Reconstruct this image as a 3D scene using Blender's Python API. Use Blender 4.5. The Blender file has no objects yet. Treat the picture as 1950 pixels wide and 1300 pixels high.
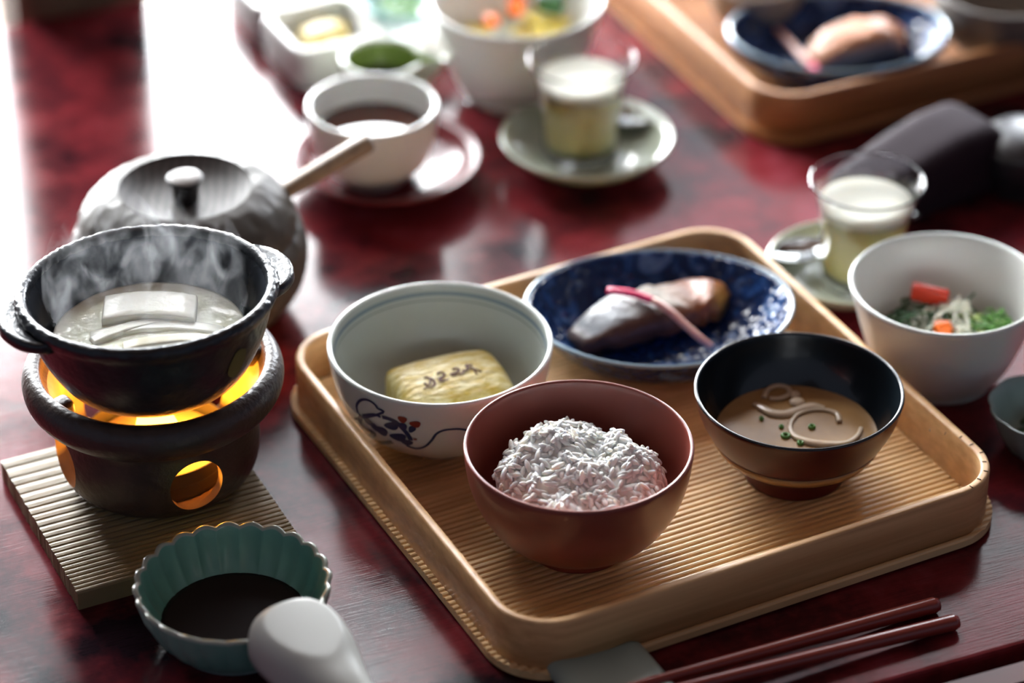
import bpy, bmesh, math, random
from math import sin, cos, pi, radians as RD, sqrt, atan2
from mathutils import Vector, Matrix, noise
rnd = random.Random(7)
SC = bpy.context.scene
COL = SC.collection

# ------------------------------------------------------------------ camera
F = 5900.0; PITCH = RD(33.4); DIST = 1.75
cam_d = bpy.data.cameras.new('camera'); cam = bpy.data.objects.new('camera', cam_d); COL.objects.link(cam)
cam.location = (0, -DIST*cos(PITCH), DIST*sin(PITCH)); cam.rotation_euler = (pi/2-PITCH, 0, 0)
cam_d.sensor_width = 36; cam_d.lens = 36*F/1950; cam_d.clip_start = .05; cam_d.clip_end = 50
cam_d.dof.use_dof = True; cam_d.dof.focus_distance = 1.565; cam_d.dof.aperture_fstop = 3.1
SC.camera = cam
# ------------------------------------------------------------------ world, exposure
w = bpy.data.worlds.new('world'); SC.world = w; w.use_nodes = True
w.node_tree.nodes['Background'].inputs[0].default_value = (.50, .58, .78, 1)
w.node_tree.nodes['Background'].inputs[1].default_value = .17
SC.view_settings.view_transform = 'Standard'; SC.view_settings.look = 'None'
SC.view_settings.gamma = 1; SC.view_settings.use_curve_mapping = False
SC.view_settings.exposure = 0.78
SC.cycles.max_bounces = 8; SC.cycles.volume_step_rate = 1; SC.cycles.volume_max_steps = 64
WIN_A = 36.0     # tall left window
WIN_B = 4.2      # its upper panes
WIN_C = 2.5      # high pane over the low wall
WIN_D = 16.0     # right window
TOP_FILL = 36.0     # unseen glowing strip under the ceiling, added to brighten the rice from above

C0 = Vector((0, -DIST*cos(PITCH), DIST*sin(PITCH)))
def at(px, py, z=0.0):
    """world point at height z that the photograph shows at (px, py)"""
    d = Vector((0, cos(PITCH), -sin(PITCH))) + Vector((1, 0, 0))*((px-975)/F) + Vector((0, sin(PITCH), cos(PITCH)))*((650-py)/F)
    return C0 + d*((z-C0.z)/d.z)

# ------------------------------------------------------------------ materials
MATS = {}
def newmat(name):
    m = bpy.data.materials.new(name); m.use_nodes = True; MATS[name] = m
    return m, m.node_tree.nodes, m.node_tree.links, m.node_tree.nodes['Principled BSDF']
def rgba(c): return (c[0], c[1], c[2], 1)
def mat(name, col, rough=.5, col2=None, nscale=30, bump=0, bscale=None, metal=0, sss=0, coat=0, trans=0, ior=1.5, spec=.5, stretch=(1, 1, 1), emis=None, estr=0, lo=.35, hi=.65, detail=6, rough2=None, bdist=.001):
    m, N, L, B = newmat(name)
    B.inputs['Base Color'].default_value = rgba(col); B.inputs['Roughness'].default_value = rough
    B.inputs['Metallic'].default_value = metal; B.inputs['IOR'].default_value = ior
    B.inputs['Specular IOR Level'].default_value = spec; B.inputs['Coat Weight'].default_value = coat
    B.inputs['Coat Roughness'].default_value = .08; B.inputs['Transmission Weight'].default_value = trans
    if sss:
        B.inputs['Subsurface Weight'].default_value = sss; B.inputs['Subsurface Scale'].default_value = .004
        B.inputs['Subsurface Radius'].default_value = (1, .8, .6)
    if emis:
        B.inputs['Emission Color'].default_value = rgba(emis); B.inputs['Emission Strength'].default_value = estr
    if col2 or bump or rough2 is not None:
        tc = N.new('ShaderNodeTexCoord'); mp = N.new('ShaderNodeMapping'); mp.inputs['Scale'].default_value = stretch
        L.new(tc.outputs['Object'], mp.inputs[0])
        nz = N.new('ShaderNodeTexNoise'); nz.inputs['Scale'].default_value = nscale; nz.inputs['Detail'].default_value = detail
        L.new(mp.outputs[0], nz.inputs['Vector'])
        if col2:
            r = N.new('ShaderNodeValToRGB'); r.color_ramp.elements[0].position = lo; r.color_ramp.elements[1].position = hi
            r.color_ramp.elements[0].color = rgba(col); r.color_ramp.elements[1].color = rgba(col2)
            L.new(nz.outputs['Fac'], r.inputs[0]); L.new(r.outputs[0], B.inputs['Base Color'])
        if rough2 is not None:
            mr = N.new('ShaderNodeMapRange'); mr.inputs[1].default_value = .35; mr.inputs[2].default_value = .65
            mr.inputs[3].default_value = rough; mr.inputs[4].default_value = rough2
            L.new(nz.outputs['Fac'], mr.inputs[0]); L.new(mr.outputs[0], B.inputs['Roughness'])
        if bump:
            n2 = nz
            if bscale:
                n2 = N.new('ShaderNodeTexNoise'); n2.inputs['Scale'].default_value = bscale; n2.inputs['Detail'].default_value = 4
                L.new(mp.outputs[0], n2.inputs['Vector'])
            b = N.new('ShaderNodeBump'); b.inputs['Strength'].default_value = bump; b.inputs['Distance'].default_value = bdist
            L.new(n2.outputs['Fac'], b.inputs['Height']); L.new(b.outputs[0], B.inputs['Normal'])
    return m

# table lacquer: mottled worn red-brown, streaked roughness
def table_mat():
    m, N, L, B = newmat('worn_red_lacquer')
    tc = N.new('ShaderNodeTexCoord')
    n1 = N.new('ShaderNodeTexNoise'); n1.inputs['Scale'].default_value = 14; n1.inputs['Detail'].default_value = 7; n1.inputs['Roughness'].default_value = .62
    L.new(tc.outputs['Object'], n1.inputs['Vector'])
    r = N.new('ShaderNodeValToRGB'); cr = r.color_ramp
    cr.elements[0].position = .36; cr.elements[0].color = (.012, .006, .009, 1)
    cr.elements[1].position = .68; cr.elements[1].color = (.20, .032, .044, 1)
    e = cr.elements.new(.46); e.color = (.07, .010, .014, 1)
    e = cr.elements.new(.56); e.color = (.15, .016, .021, 1)
    L.new(n1.outputs['Fac'], r.inputs[0])
    mp = N.new('ShaderNodeMapping'); mp.inputs['Rotation'].default_value = (0, 0, RD(5)); mp.inputs['Scale'].default_value = (1, 14, 1)
    L.new(tc.outputs['Object'], mp.inputs[0])
    n2 = N.new('ShaderNodeTexNoise'); n2.inputs['Scale'].default_value = 60; n2.inputs['Detail'].default_value = 5
    L.new(mp.outputs[0], n2.inputs['Vector'])
    mx = N.new('ShaderNodeMixRGB'); mx.blend_type = 'OVERLAY'; mx.inputs[0].default_value = .35
    L.new(r.outputs[0], mx.inputs[1]); L.new(n2.outputs['Fac'], mx.inputs[2]); L.new(mx.outputs[0], B.inputs['Base Color'])
    mr = N.new('ShaderNodeMapRange'); mr.inputs[1].default_value = .35; mr.inputs[2].default_value = .7; mr.inputs[3].default_value = .09; mr.inputs[4].default_value = .19
    L.new(n1.outputs['Fac'], mr.inputs[0]); L.new(mr.outputs[0], B.inputs['Roughness'])
    B.inputs['Specular IOR Level'].default_value = .17
    b = N.new('ShaderNodeBump'); b.inputs['Strength'].default_value = .12; b.inputs['Distance'].default_value = .0006
    L.new(n2.outputs['Fac'], b.inputs['Height']); L.new(b.outputs[0], B.inputs['Normal'])
    return m
table_mat()
WOOD = (.55, .30, .12)
mat('tray_wood', (.56, .31, .13), .42, (.72, .44, .20), 8, .25, 200, stretch=(1, 14, 30), coat=.15)
mat('tray_floor_wood', (.62, .40, .19), .42, (.80, .55, .28), 10, .15, 200, stretch=(1, 12, 1), coat=.1)
mat('tray_dark_wood', (.34, .14, .05), .45, (.5, .24, .09), 8, .2, 200, stretch=(1, 14, 30), coat=.15)
mat('kerf', (.06, .03, .015), .8)
mat('board_wood', (.22, .155, .075), .55, (.34, .25, .135), 14, .3, 160, stretch=(1, 10, 1))
mat('red_lacquer', (.25, .056, .040), .32, (.21, .045, .033), 30, coat=.25)
mat('black_lacquer', (.006, .010, .014), .22, coat=.4)
mat('brown_red_lacquer', (.085, .011, .009), .3, (.06, .008, .007), 30, coat=.08, spec=.35)
mat('white_porcelain', (.74, .74, .71), .28, sss=.05, coat=.2)
mat('grey_porcelain', (.52, .56, .53), .25, coat=.3)
mat('rim_glaze', (.72, .76, .72), .2, coat=.5)
mat('cobalt', (.018, .035, .11), .3, coat=.4)
mat('rust_red', (.26, .03, .02), .35, coat=.3)
mat('celadon', (.12, .30, .25), .3, (.17, .36, .30), 40, coat=.4)
mat('celadon_rim', (.35, .40, .34), .3, coat=.4)
mat('celadon_pale', (.30, .40, .38), .35, coat=.3)
mat('sage_glaze', (.42, .46, .36), .2, coat=.5)
mat('teal_glaze', (.22, .40, .39), .35, coat=.4)
mat('green_glaze', (.19, .26, .07), .2, coat=.5)
mat('spoon_white', (.46, .47, .44), .38, sss=.05, spec=.25)
mat('soy', (.012, .007, .006), .2, spec=.2)
mat('sauce', (.016, .008, .007), .45, spec=.2)
mat('tea', (.085, .022, .012), .03)
mat('steel', (.32, .33, .33), .10, metal=1)
mat('saucer_lacquer', (.13, .014, .018), .26, coat=.08, spec=.35)
mat('rice', (.95, .95, .90), .3, sss=.5, spec=.35)
MATS['rice'].node_tree.nodes['Principled BSDF'].inputs['Subsurface Scale'].default_value = .005
mat('clay_black', (.014, .016, .020), .28, (.024, .026, .030), 120, .6, 260, bdist=.0008)
mat('clay_black_smooth', (.022, .026, .033), .22, (.04, .045, .055), 60, .2, 90)
mat('clay_brown', (.042, .028, .024), .36, (.065, .042, .034), 90, .5, 300)
mat('clay_inner', (.46, .33, .20), .7, (.36, .24, .14), 80)  # burner inside and fuel gel, lightened in place of a stronger flame light
mat('olive_patch', (.10, .10, .03), .3)
mat('metal_dark', (.10, .085, .07), .35, metal=.7)
mat('ladle_wood', (.20, .12, .065), .5, (.28, .18, .10), 20, stretch=(10, 1, 10))
mat('soymilk', (.80, .84, .66), .14, (.86, .88, .74), 50, .5, 120, sss=.2, bdist=.002)
mat('tofu', (.86, .87, .76), .22, sss=.3, bump=.3, nscale=200)
mat('tofu_skin', (.60, .55, .36), .25, sss=.2)
mat('omelette', (.52, .35, .04), .5, (.74, .64, .34), 110, 1, 150, sss=.15, stretch=(1, 2.2, 1), bdist=.002)
mat('burnt_brown', (.11, .035, .02), .6)
mat('miso', (.40, .235, .10), .2, (.30, .17, .07), 55, sss=.1, spec=.3, lo=.3, hi=.7)
mat('onion', (.60, .47, .34), .15, sss=.35)
mat('scallion', (.10, .27, .05), .3, sss=.1)
mat('scallion_pale', (.55, .68, .25), .3, sss=.2)
mat('dark_green', (.02, .09, .02), .35)
mat('carrot', (.85, .16, .02), .25, sss=.1)
mat('tomato', (.62, .05, .025), .18)
mat('daikon', (.70, .72, .58), .3, sss=.3)
mat('corn', (.85, .68, .14), .35, sss=.1)
mat('ginger_pink', (.80, .02, .13), .3)
mat('drink', (.62, .56, .20), .35, sss=.3)
mat('foam', (.62, .62, .52), .45, sss=.3, bump=.4, nscale=90)
mat('dark_plum', (.016, .008, .013), .75, spec=.12)
mat('black_thing', (.010, .010, .014), .35)
mat('post_wood', (.06, .030, .018), .6, (.09, .045, .027), 12, stretch=(10, 10, 1))
mat('wall_plaster', (.10, .075, .06), .9, (.13, .10, .08), 12)
mat('tatami', (.06, .04, .025), .85, (.09, .06, .04), 40, stretch=(1, 20, 1))
mat('chopstick_lacquer', (.20, .028, .020), .25, coat=.3)
def glass_mat(name, tint=(1, 1, 1)):
    m, N, L, B = newmat(name)
    B.inputs['Base Color'].default_value = rgba(tint); B.inputs['Roughness'].default_value = .01
    B.inputs['Transmission Weight'].default_value = 1; B.inputs['IOR'].default_value = 1.45
glass_mat('glass'); glass_mat('glass_green', (.75, .9, .82))
def emit(name, col, s):
    m, N, L, B = newmat(name)
    B.inputs['Base Color'].default_value = (0, 0, 0, 1); B.inputs['Specular IOR Level'].default_value = 0
    B.inputs['Emission Color'].default_value = rgba(col); B.inputs['Emission Strength'].default_value = s
emit('pane_bright', (.95, .98, 1.0), WIN_A); emit('pane_upper', (.90, .95, 1.0), WIN_B); emit('top_fill_pane', (.94, .97, 1.0), TOP_FILL); emit('pane_high', (.88, .93, 1.0), WIN_D); emit('pane_shaded', (.88, .92, 1.0), WIN_C)
emit('flame', (1, .34, .03), 14)

# fish: silver back, brown flesh, orange belly end (true colours of the piece)
def fish_mat(name, sil=True):
    m, N, L, B = newmat(name); tc = N.new('ShaderNodeTexCoord')
    at_ = N.new('ShaderNodeAttribute'); at_.attribute_name = 'paint'
    L.new(at_.outputs['Color'], B.inputs['Base Color']); B.inputs['Roughness'].default_value = .42
    nz = N.new('ShaderNodeTexNoise'); nz.inputs['Scale'].default_value = 160
    L.new(tc.outputs['Object'], nz.inputs['Vector'])
    b = N.new('ShaderNodeBump'); b.inputs['Strength'].default_value = .9; b.inputs['Distance'].default_value = .0016
    L.new(nz.outputs['Fac'], b.inputs['Height']); L.new(b.outputs[0], B.inputs['Normal'])
    B.inputs['Coat Weight'].default_value = .03
fish_mat('fish_paint')

def blue_plate_mat():
    m, N, L, B = newmat('blue_plate'); tc = N.new('ShaderNodeTexCoord')
    v = N.new('ShaderNodeTexVoronoi'); v.inputs['Scale'].default_value = 190
    n = N.new('ShaderNodeTexNoise'); n.inputs['Scale'].default_value = 55; n.inputs['Detail'].default_value = 3; n.inputs['Distortion'].default_value = 1.5
    L.new(tc.outputs['Object'], v.inputs['Vector']); L.new(tc.outputs['Object'], n.inputs['Vector'])
    r = N.new('ShaderNodeValToRGB'); c = r.color_ramp
    c.elements[0].position = .50; c.elements[0].color = (.006, .022, .085, 1)
    c.elements[1].position = .66; c.elements[1].color = (.09, .17, .34, 1)
    e = c.elements.new(.57); e.color = (.012, .055, .20, 1)
    L.new(n.outputs['Fac'], r.inputs[0]); L.new(r.outputs[0], B.inputs['Base Color'])
    B.inputs['Roughness'].default_value = .16; B.inputs['Coat Weight'].default_value = .12; B.inputs['Specular IOR Level'].default_value = .35
    b = N.new('ShaderNodeBump'); b.inputs['Strength'].default_value = .8; b.inputs['Distance'].default_value = .0016
    L.new(v.outputs['Distance'], b.inputs['Height']); L.new(b.outputs[0], B.inputs['Normal']); L.new(b.outputs[0], B.inputs['Coat Normal'])
blue_plate_mat()

def hammered_mat():
    m, N, L, B = newmat('hammered_wood'); tc = N.new('ShaderNodeTexCoord')
    v = N.new('ShaderNodeTexVoronoi'); v.inputs['Scale'].default_value = 85
    L.new(tc.outputs['Object'], v.inputs['Vector'])
    n = N.new('ShaderNodeTexNoise'); n.inputs['Scale'].default_value = 40; L.new(tc.outputs['Object'], n.inputs['Vector'])
    r = N.new('ShaderNodeValToRGB'); r.color_ramp.elements[0].color = (.034, .028, .024, 1); r.color_ramp.elements[1].color = (.085, .072, .058, 1)
    L.new(n.outputs['Fac'], r.inputs[0]); L.new(r.outputs[0], B.inputs['Base Color']); B.inputs['Roughness'].default_value = .5; B.inputs['Specular IOR Level'].default_value = .3
    b = N.new('ShaderNodeBump'); b.inputs['Strength'].default_value = .8; b.inputs['Distance'].default_value = .0016
    L.new(v.outputs['Distance'], b.inputs['Height']); L.new(b.outputs[0], B.inputs['Normal'])
hammered_mat()
def lathe_wood_mat():
    m, N, L, B = newmat('turned_wood'); tc = N.new('ShaderNodeTexCoord')
    wv = N.new('ShaderNodeTexWave'); wv.wave_type = 'BANDS'; wv.inputs['Scale'].default_value = 60; wv.inputs['Distortion'].default_value = 4; wv.inputs['Detail'].default_value = 3
    L.new(tc.outputs['Object'], wv.inputs['Vector'])
    r = N.new('ShaderNodeValToRGB'); r.color_ramp.elements[0].color = (.045, .038, .036, 1); r.color_ramp.elements[1].color = (.085, .072, .065, 1)
    L.new(wv.outputs['Fac'], r.inputs[0]); L.new(r.outputs[0], B.inputs['Base Color']); B.inputs['Roughness'].default_value = .55; B.inputs['Specular IOR Level'].default_value = .3
lathe_wood_mat()
mat('knob_wood', (.20, .17, .15), .5)
mat('knob_side', (.02, .018, .018), .4)

# ------------------------------------------------------------------ object helpers
def link(name, me, parent=None, loc=None, rot=None):
    o = bpy.data.objects.new(name, me); COL.objects.link(o)
    if parent is not None: o.parent = parent
    if loc is not None: o.location = loc
    if rot is not None: o.rotation_euler = rot
    return o
def tag(o, label=None, cat=None, group=None, kind=None):
    if label: o['label'] = label
    if cat: o['category'] = cat
    if group: o['group'] = group
    if kind: o['kind'] = kind
    return o
def thing(name, label, cat, loc, rz=0, group=None):
    o = link(name, None, None, loc, (0, 0, rz)); o.empty_display_size = .01
    return tag(o, label, cat, group)
def mesh(name, vs, fs, m, parent=None, loc=None, rot=None, smooth=True, mats=None, mi=None):
    me = bpy.data.meshes.new(name); me.from_pydata([tuple(v) for v in vs], [], fs); me.update()
    if mats:
        for k in mats: me.materials.append(MATS[k])
    else: me.materials.append(MATS[m])
    me.polygons.foreach_set('use_smooth', [smooth]*len(me.polygons))
    if mi: me.polygons.foreach_set('material_index', mi)
    bm = bmesh.new(); bm.from_mesh(me); bmesh.ops.recalc_face_normals(bm, faces=bm.faces); bm.to_mesh(me); bm.free()
    return link(name, me, parent, loc, rot)
def smooth_pts(pts, n=4):
    """Catmull-Rom through a profile"""
    out = []
    P = [pts[0]] + list(pts) + [pts[-1]]
    for i in range(1, len(P)-2):
        for k in range(n):
            t = k/n; q = []
            for a in range(len(pts[0])):
                p0, p1, p2, p3 = P[i-1][a], P[i][a], P[i+1][a], P[i+2][a]
                q.append(.5*((2*p1)+(-p0+p2)*t+(2*p0-5*p1+4*p2-p3)*t*t+(-p0+3*p1-3*p2+p3)*t**3))
            out.append(tuple(q))
    out.append(tuple(pts[-1])); return out
def lathe_data(prof, seg=96, fn=None):
    vs, fs, ring = [], [], []
    for (r, z) in prof:
        if r < 1e-6:
            ring.append([len(vs)]); vs.append((0, 0, z))
        else:
            s = len(vs); ring.append(list(range(s, s+seg)))
            for k in range(seg):
                a = 2*pi*k/seg; rr, zz, aa = r, z, a
                if fn: rr, zz = fn(r, z, a)
                vs.append((rr*cos(aa), rr*sin(aa), zz))
    for i in range(len(ring)-1):
        A, B = ring[i], ring[i+1]
        for k in range(seg):
            k2 = (k+1) % seg
            if len(A) == 1 and len(B) == 1: continue
            if len(A) == 1: fs.append((A[0], B[k], B[k2]))
            elif len(B) == 1: fs.append((A[k], B[0], A[k2]))
            else: fs.append((A[k], B[k], B[k2], A[k2]))
    return vs, fs
def lathe(name, prof, m, parent=None, loc=None, seg=96, fn=None, sm=4, rot=None, smooth=True):
    vs, fs = lathe_data(smooth_pts(prof, sm) if sm else prof, seg, fn)
    return mesh(name, vs, fs, m, parent, loc, rot, smooth)
def disc(name, R, z, m, parent=None, loc=None, fn=None, rings=14, seg=64, hf=None, thick=.003):
    """a filled surface with a short rim below it; hf(x, y) adds relief"""
    vs, fs = [(0, 0, z+(hf(0, 0) if hf else 0))], []
    for i in range(1, rings+1):
        for k in range(seg):
            a = 2*pi*k/seg; r = R*i/rings; x, y = r*cos(a), r*sin(a)
            if fn: x, y = fn(x, y)
            vs.append((x, y, z+(hf(x, y) if hf else 0)))
    for k in range(seg):
        x, y, zz = vs[1+(rings-1)*seg+k]; vs.append((x*.93, y*.93, z-thick))
    for k in range(seg):
        k2 = (k+1) % seg
        fs.append((0, 1+k, 1+k2))
        for i in range(rings):
            a, b = 1+i*seg, 1+(i+1)*seg
            fs.append((a+k, b+k, b+k2, a+k2))
    fs.append(tuple(1+rings*seg+k for k in reversed(range(seg))))
    return mesh(name, vs, fs, m, parent, loc)
def tube_data(pts, rad, seg=8, flat=1.0, cap=True):
    vs, fs = [], []; n = len(pts); pts = [Vector(p) for p in pts]
    for i, p in enumerate(pts):
        t = (pts[min(i+1, n-1)]-pts[max(i-1, 0)]).normalized()
        up = Vector((0, 0, 1)) if abs(t.z) < .95 else Vector((1, 0, 0))
        s = t.cross(up).normalized(); u = s.cross(t).normalized()
        r = rad[i] if isinstance(rad, (list, tuple)) else rad
        for k in range(seg):
            a = 2*pi*k/seg; vs.append(p+s*(r*cos(a))+u*(r*flat*sin(a)))
    for i in range(n-1):
        for k in range(seg):
            k2 = (k+1) % seg; fs.append((i*seg+k, i*seg+k2, (i+1)*seg+k2, (i+1)*seg+k))
    if cap:
        fs.append(tuple(range(seg-1, -1, -1))); fs.append(tuple((n-1)*seg+k for k in range(seg)))
    return vs, fs
def tube(name, pts, rad, m, parent=None, loc=None, seg=10, flat=1.0, rot=None, sm=0):
    if sm: pts = smooth_pts([tuple(p) for p in pts], sm)
    if sm and isinstance(rad, (list, tuple)): rad = [r[0] for r in smooth_pts([(r,) for r in rad], sm)]
    vs, fs = tube_data(pts, rad, seg, flat); return mesh(name, vs, fs, m, parent, loc, rot)
class Bag:
    def __init__(s): s.v, s.f = [], []
    def add(s, vs, fs):
        o = len(s.v); s.v += [tuple(v) for v in vs]; s.f += [tuple(i+o for i in f) for f in fs]
    def build(s, name, m, parent=None, loc=None, rot=None, smooth=True): return mesh(name, s.v, s.f, m, parent, loc, rot, smooth)
def box_data(x0, x1, y0, y1, z0, z1):
    vs = [(x, y, z) for z in (z0, z1) for y in (y0, y1) for x in (x0, x1)]
    return vs, [(0, 2, 3, 1), (4, 5, 7, 6), (0, 1, 5, 4), (2, 6, 7, 3), (0, 4, 6, 2), (1, 3, 7, 5)]
def rbox(name, sx, sy, sz, bev, m, parent=None, loc=None, rot=None, seg=3, fn=None, cuts=0, smooth=True):
    """bevelled box, base at z = 0"""
    bm = bmesh.new(); bmesh.ops.create_cube(bm, size=1)
    bmesh.ops.scale(bm, vec=(sx, sy, sz), verts=bm.verts); bmesh.ops.translate(bm, vec=(0, 0, sz/2), verts=bm.verts)
    if bev: bmesh.ops.bevel(bm, geom=bm.edges[:], offset=bev, segments=seg, profile=.5, affect='EDGES')
    if cuts: bmesh.ops.subdivide_edges(bm, edges=[e for e in bm.edges if e.calc_length() > min(sx, sy, sz)*.3], cuts=cuts, use_grid_fill=True)
    if fn:
        for v in bm.verts: v.co = Vector(fn(*v.co))
    bmesh.ops.recalc_face_normals(bm, faces=bm.faces)
    me = bpy.data.meshes.new(name); bm.to_mesh(me); bm.free(); me.materials.append(MATS[m])
    me.polygons.foreach_set('use_smooth', [smooth]*len(me.polygons))
    return link(name, me, parent, loc, rot)
def bowl_prof(outer, t, foot_in=None, base_z=None):
    """outer = [(r,z)...] from foot to rim; returns closed shell profile of wall thickness t"""
    o = smooth_pts(outer, 4); inn = []
    for i in range(len(o)-1, -1, -1):
        r, z = o[i]
        a, b = o[max(i-1, 0)], o[min(i+1, len(o)-1)]
        dx, dz = b[0]-a[0], b[1]-a[1]; l = sqrt(dx*dx+dz*dz) or 1
        r2, z2 = r-dz/l*t, z+dx/l*t
        if i == len(o)-1: r2, z2 = r-t, z
        if z2 <= (base_z if base_z is not None else outer[0][1]+t): continue
        if r2 > 0: inn.append((r2, min(z2, z if i == len(o)-1 else z2)))
    rim = [(o[-1][0]-t*.15, o[-1][1]+t*.35), (o[-1][0]-t*.5, o[-1][1]+t*.5), (o[-1][0]-t*.85, o[-1][1]+t*.35)]
    return o, rim, inn
def bowl(name, outer, t, m_out, m_in, parent, m_rim=None, foot=None, seg=112, fn=None, base=None, loc=(0, 0, 0)):
    """bowl body with separate outer / rim / inner materials, plus foot ring profile [(r,z)..] drawn under it"""
    o, rim, inn = bowl_prof(outer, t)
    base = base if base is not None else inn[-1][1]-.0008
    tail = [(inn[-1][0]*.6, (inn[-1][1]+base)/2), (inn[-1][0]*.25, base), (0, base)]
    start = [(0, outer[0][1])]
    prof = start + o + rim + inn + tail
    vs, fs = lathe_data(prof, seg, fn)
    n0, n1 = len(start)+len(o)-1, len(start)+len(o)+len(rim)
    mi = []
    cnt = 0
    for i in range(len(prof)-1):
        if prof[i][0] < 1e-6 and prof[i+1][0] < 1e-6: continue
        idx = 0 if i < n0 else (1 if i < n1 else 2); mi += [idx]*seg
    b = mesh(name, vs, fs, None, parent, loc, None, True, [m_out, m_rim or m_in, m_in], mi)
    if foot: lathe('foot_ring', foot, m_out, parent, loc, seg=64, sm=2)
    return b

# ------------------------------------------------------------------ setting
TA = RD(22.5); tx = Vector((cos(TA), sin(TA), 0)); ty = Vector((-sin(TA), cos(TA), 0))
edge_pt = at(165, 20)                       # a point on the table's far edge, right under the window
front_pt = at(1860, 1285)                   # a point on the table's near edge
eb = edge_pt.dot(ty); ef = front_pt.dot(ty)
TROT = (0, 0, TA)
def T(x, y, z=0): return tx*x+ty*y+Vector((0, 0, z))
floor = rbox('floor', 5, 4, .02, 0, 'tatami', None, (0, -.3, -.37), TROT); tag(floor, kind='structure')
tb = thing('dining_table', 'low table with worn mottled red lacquer top under all the dishes', 'table', (0, 0, -.35), 0)
top = rbox('table_top', 1.5, eb-ef-.012, .03, .003, 'worn_red_lacquer', tb, T(0, (eb+ef)/2+.006, .32), TROT, smooth=False)
trim = Bag()
v, f = box_data(-.75, .75, ef-.014, ef-.001, -.03, .0015); trim.add(v, f)
mat('matte_dark_red', (.025, .005, .006), .8, spec=.03)
rbox('edge_board', 1.5, .10, .02, .002, 'matte_dark_red', tb, T(0, ef-.066, .322), TROT, smooth=False)
tr = trim.build('edge_trim', 'brown_red_lacquer', tb, (0, 0, .35), TROT, False)
for sx in (-.68, .68):
    for yy in (ef+.05, eb-.05):
        rbox('leg', .05, .05, .321, .004, 'brown_red_lacquer', tb, T(sx, yy, 0), TROT)
# window wall beyond the far edge of the table
WY = eb+1.2
def tloc(p): return p.dot(tx)
p_l = tloc(at(49, 40)); p_r = tloc(at(290, 0)); 
def wallbox(name, x0, x1, z0, z1, m, parent=None, y0=0, y1=.05, kind='structure'):
    v, f = box_data(x0, x1, WY+y0, WY+y1, z0, z1)
    o = mesh(name, v, f, m, parent, None, TROT, False)
    if parent is None and kind: o['kind'] = kind
    return o
wallbox('wall_back', -2.6, 3.2, -.37, -.33, 'wall_plaster')
pb = rbox('trim_1', p_r-p_l+.004, .06, 2.1, .004, 'post_wood', None, T((p_l+p_r)/2, eb+.045, -.37), TROT, smooth=False); pb['kind'] = 'structure'
XA0, XA1, XD0, XD1 = -.62, .60, 1.25, 2.05
wallbox('trim_2', XA1, XA1+.10, -.33, 2.0, 'post_wood', y0=-.01, y1=.05)
wallbox('trim_3', XD0-.10, XD0, -.33, 2.0, 'post_wood', y0=-.01, y1=.05)
wallbox('wall_upper', -2.6, 3.2, 2.0, 2.4, 'wall_plaster')
wallbox('wall_left', -2.6, XA0, -.33, 2.0, 'wall_plaster')
wallbox('wall_middle', XA1+.10, XD0-.10, -.33, .86, 'wall_plaster')
wallbox('wall_right', XD1, 3.2, -.33, 2.0, 'wall_plaster')
def window(n, x0, x1, zs, rails=(), bars=()):
    w_ = thing('window_%d' % n, None, None, (0, 0, 0)); w_['kind'] = 'structure'
    for (z0, z1, m) in zs: wallbox('pane', x0, x1, z0, z1, m, w_, .02, .024)
    for z in rails: wallbox('glazing_bar', x0, x1, z-.012, z+.012, 'post_wood', w_, 0, .018)
    for x in bars: wallbox('glazing_bar', x-.012, x+.012, zs[0][0], zs[-1][1], 'post_wood', w_, 0, .018)
window(1, XA0, XA1, ((-.33, 1.02, 'pane_bright'), (1.02, 1.80, 'pane_upper'), (1.80, 2.0, 'top_fill_pane')), (1.02, 1.80), (-.25,))  # topmost strip is an added fill light, kept above the table's mirror angle
window(2, XA1+.10, XD0-.10, ((.86, 2.0, 'pane_shaded'),), (1.4,))
window(3, XD0, XD1, ((-.33, 1.08, 'pane_high'), (1.08, 2.0, 'pane_upper')), (1.08,), (1.65,))

cl_ = rbox('ceiling', 5.8, 4.6, .03, 0, 'post_wood', None, T(.3, WY-2.25, 2.0), TROT, smooth=False); cl_['kind'] = 'structure'

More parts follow.
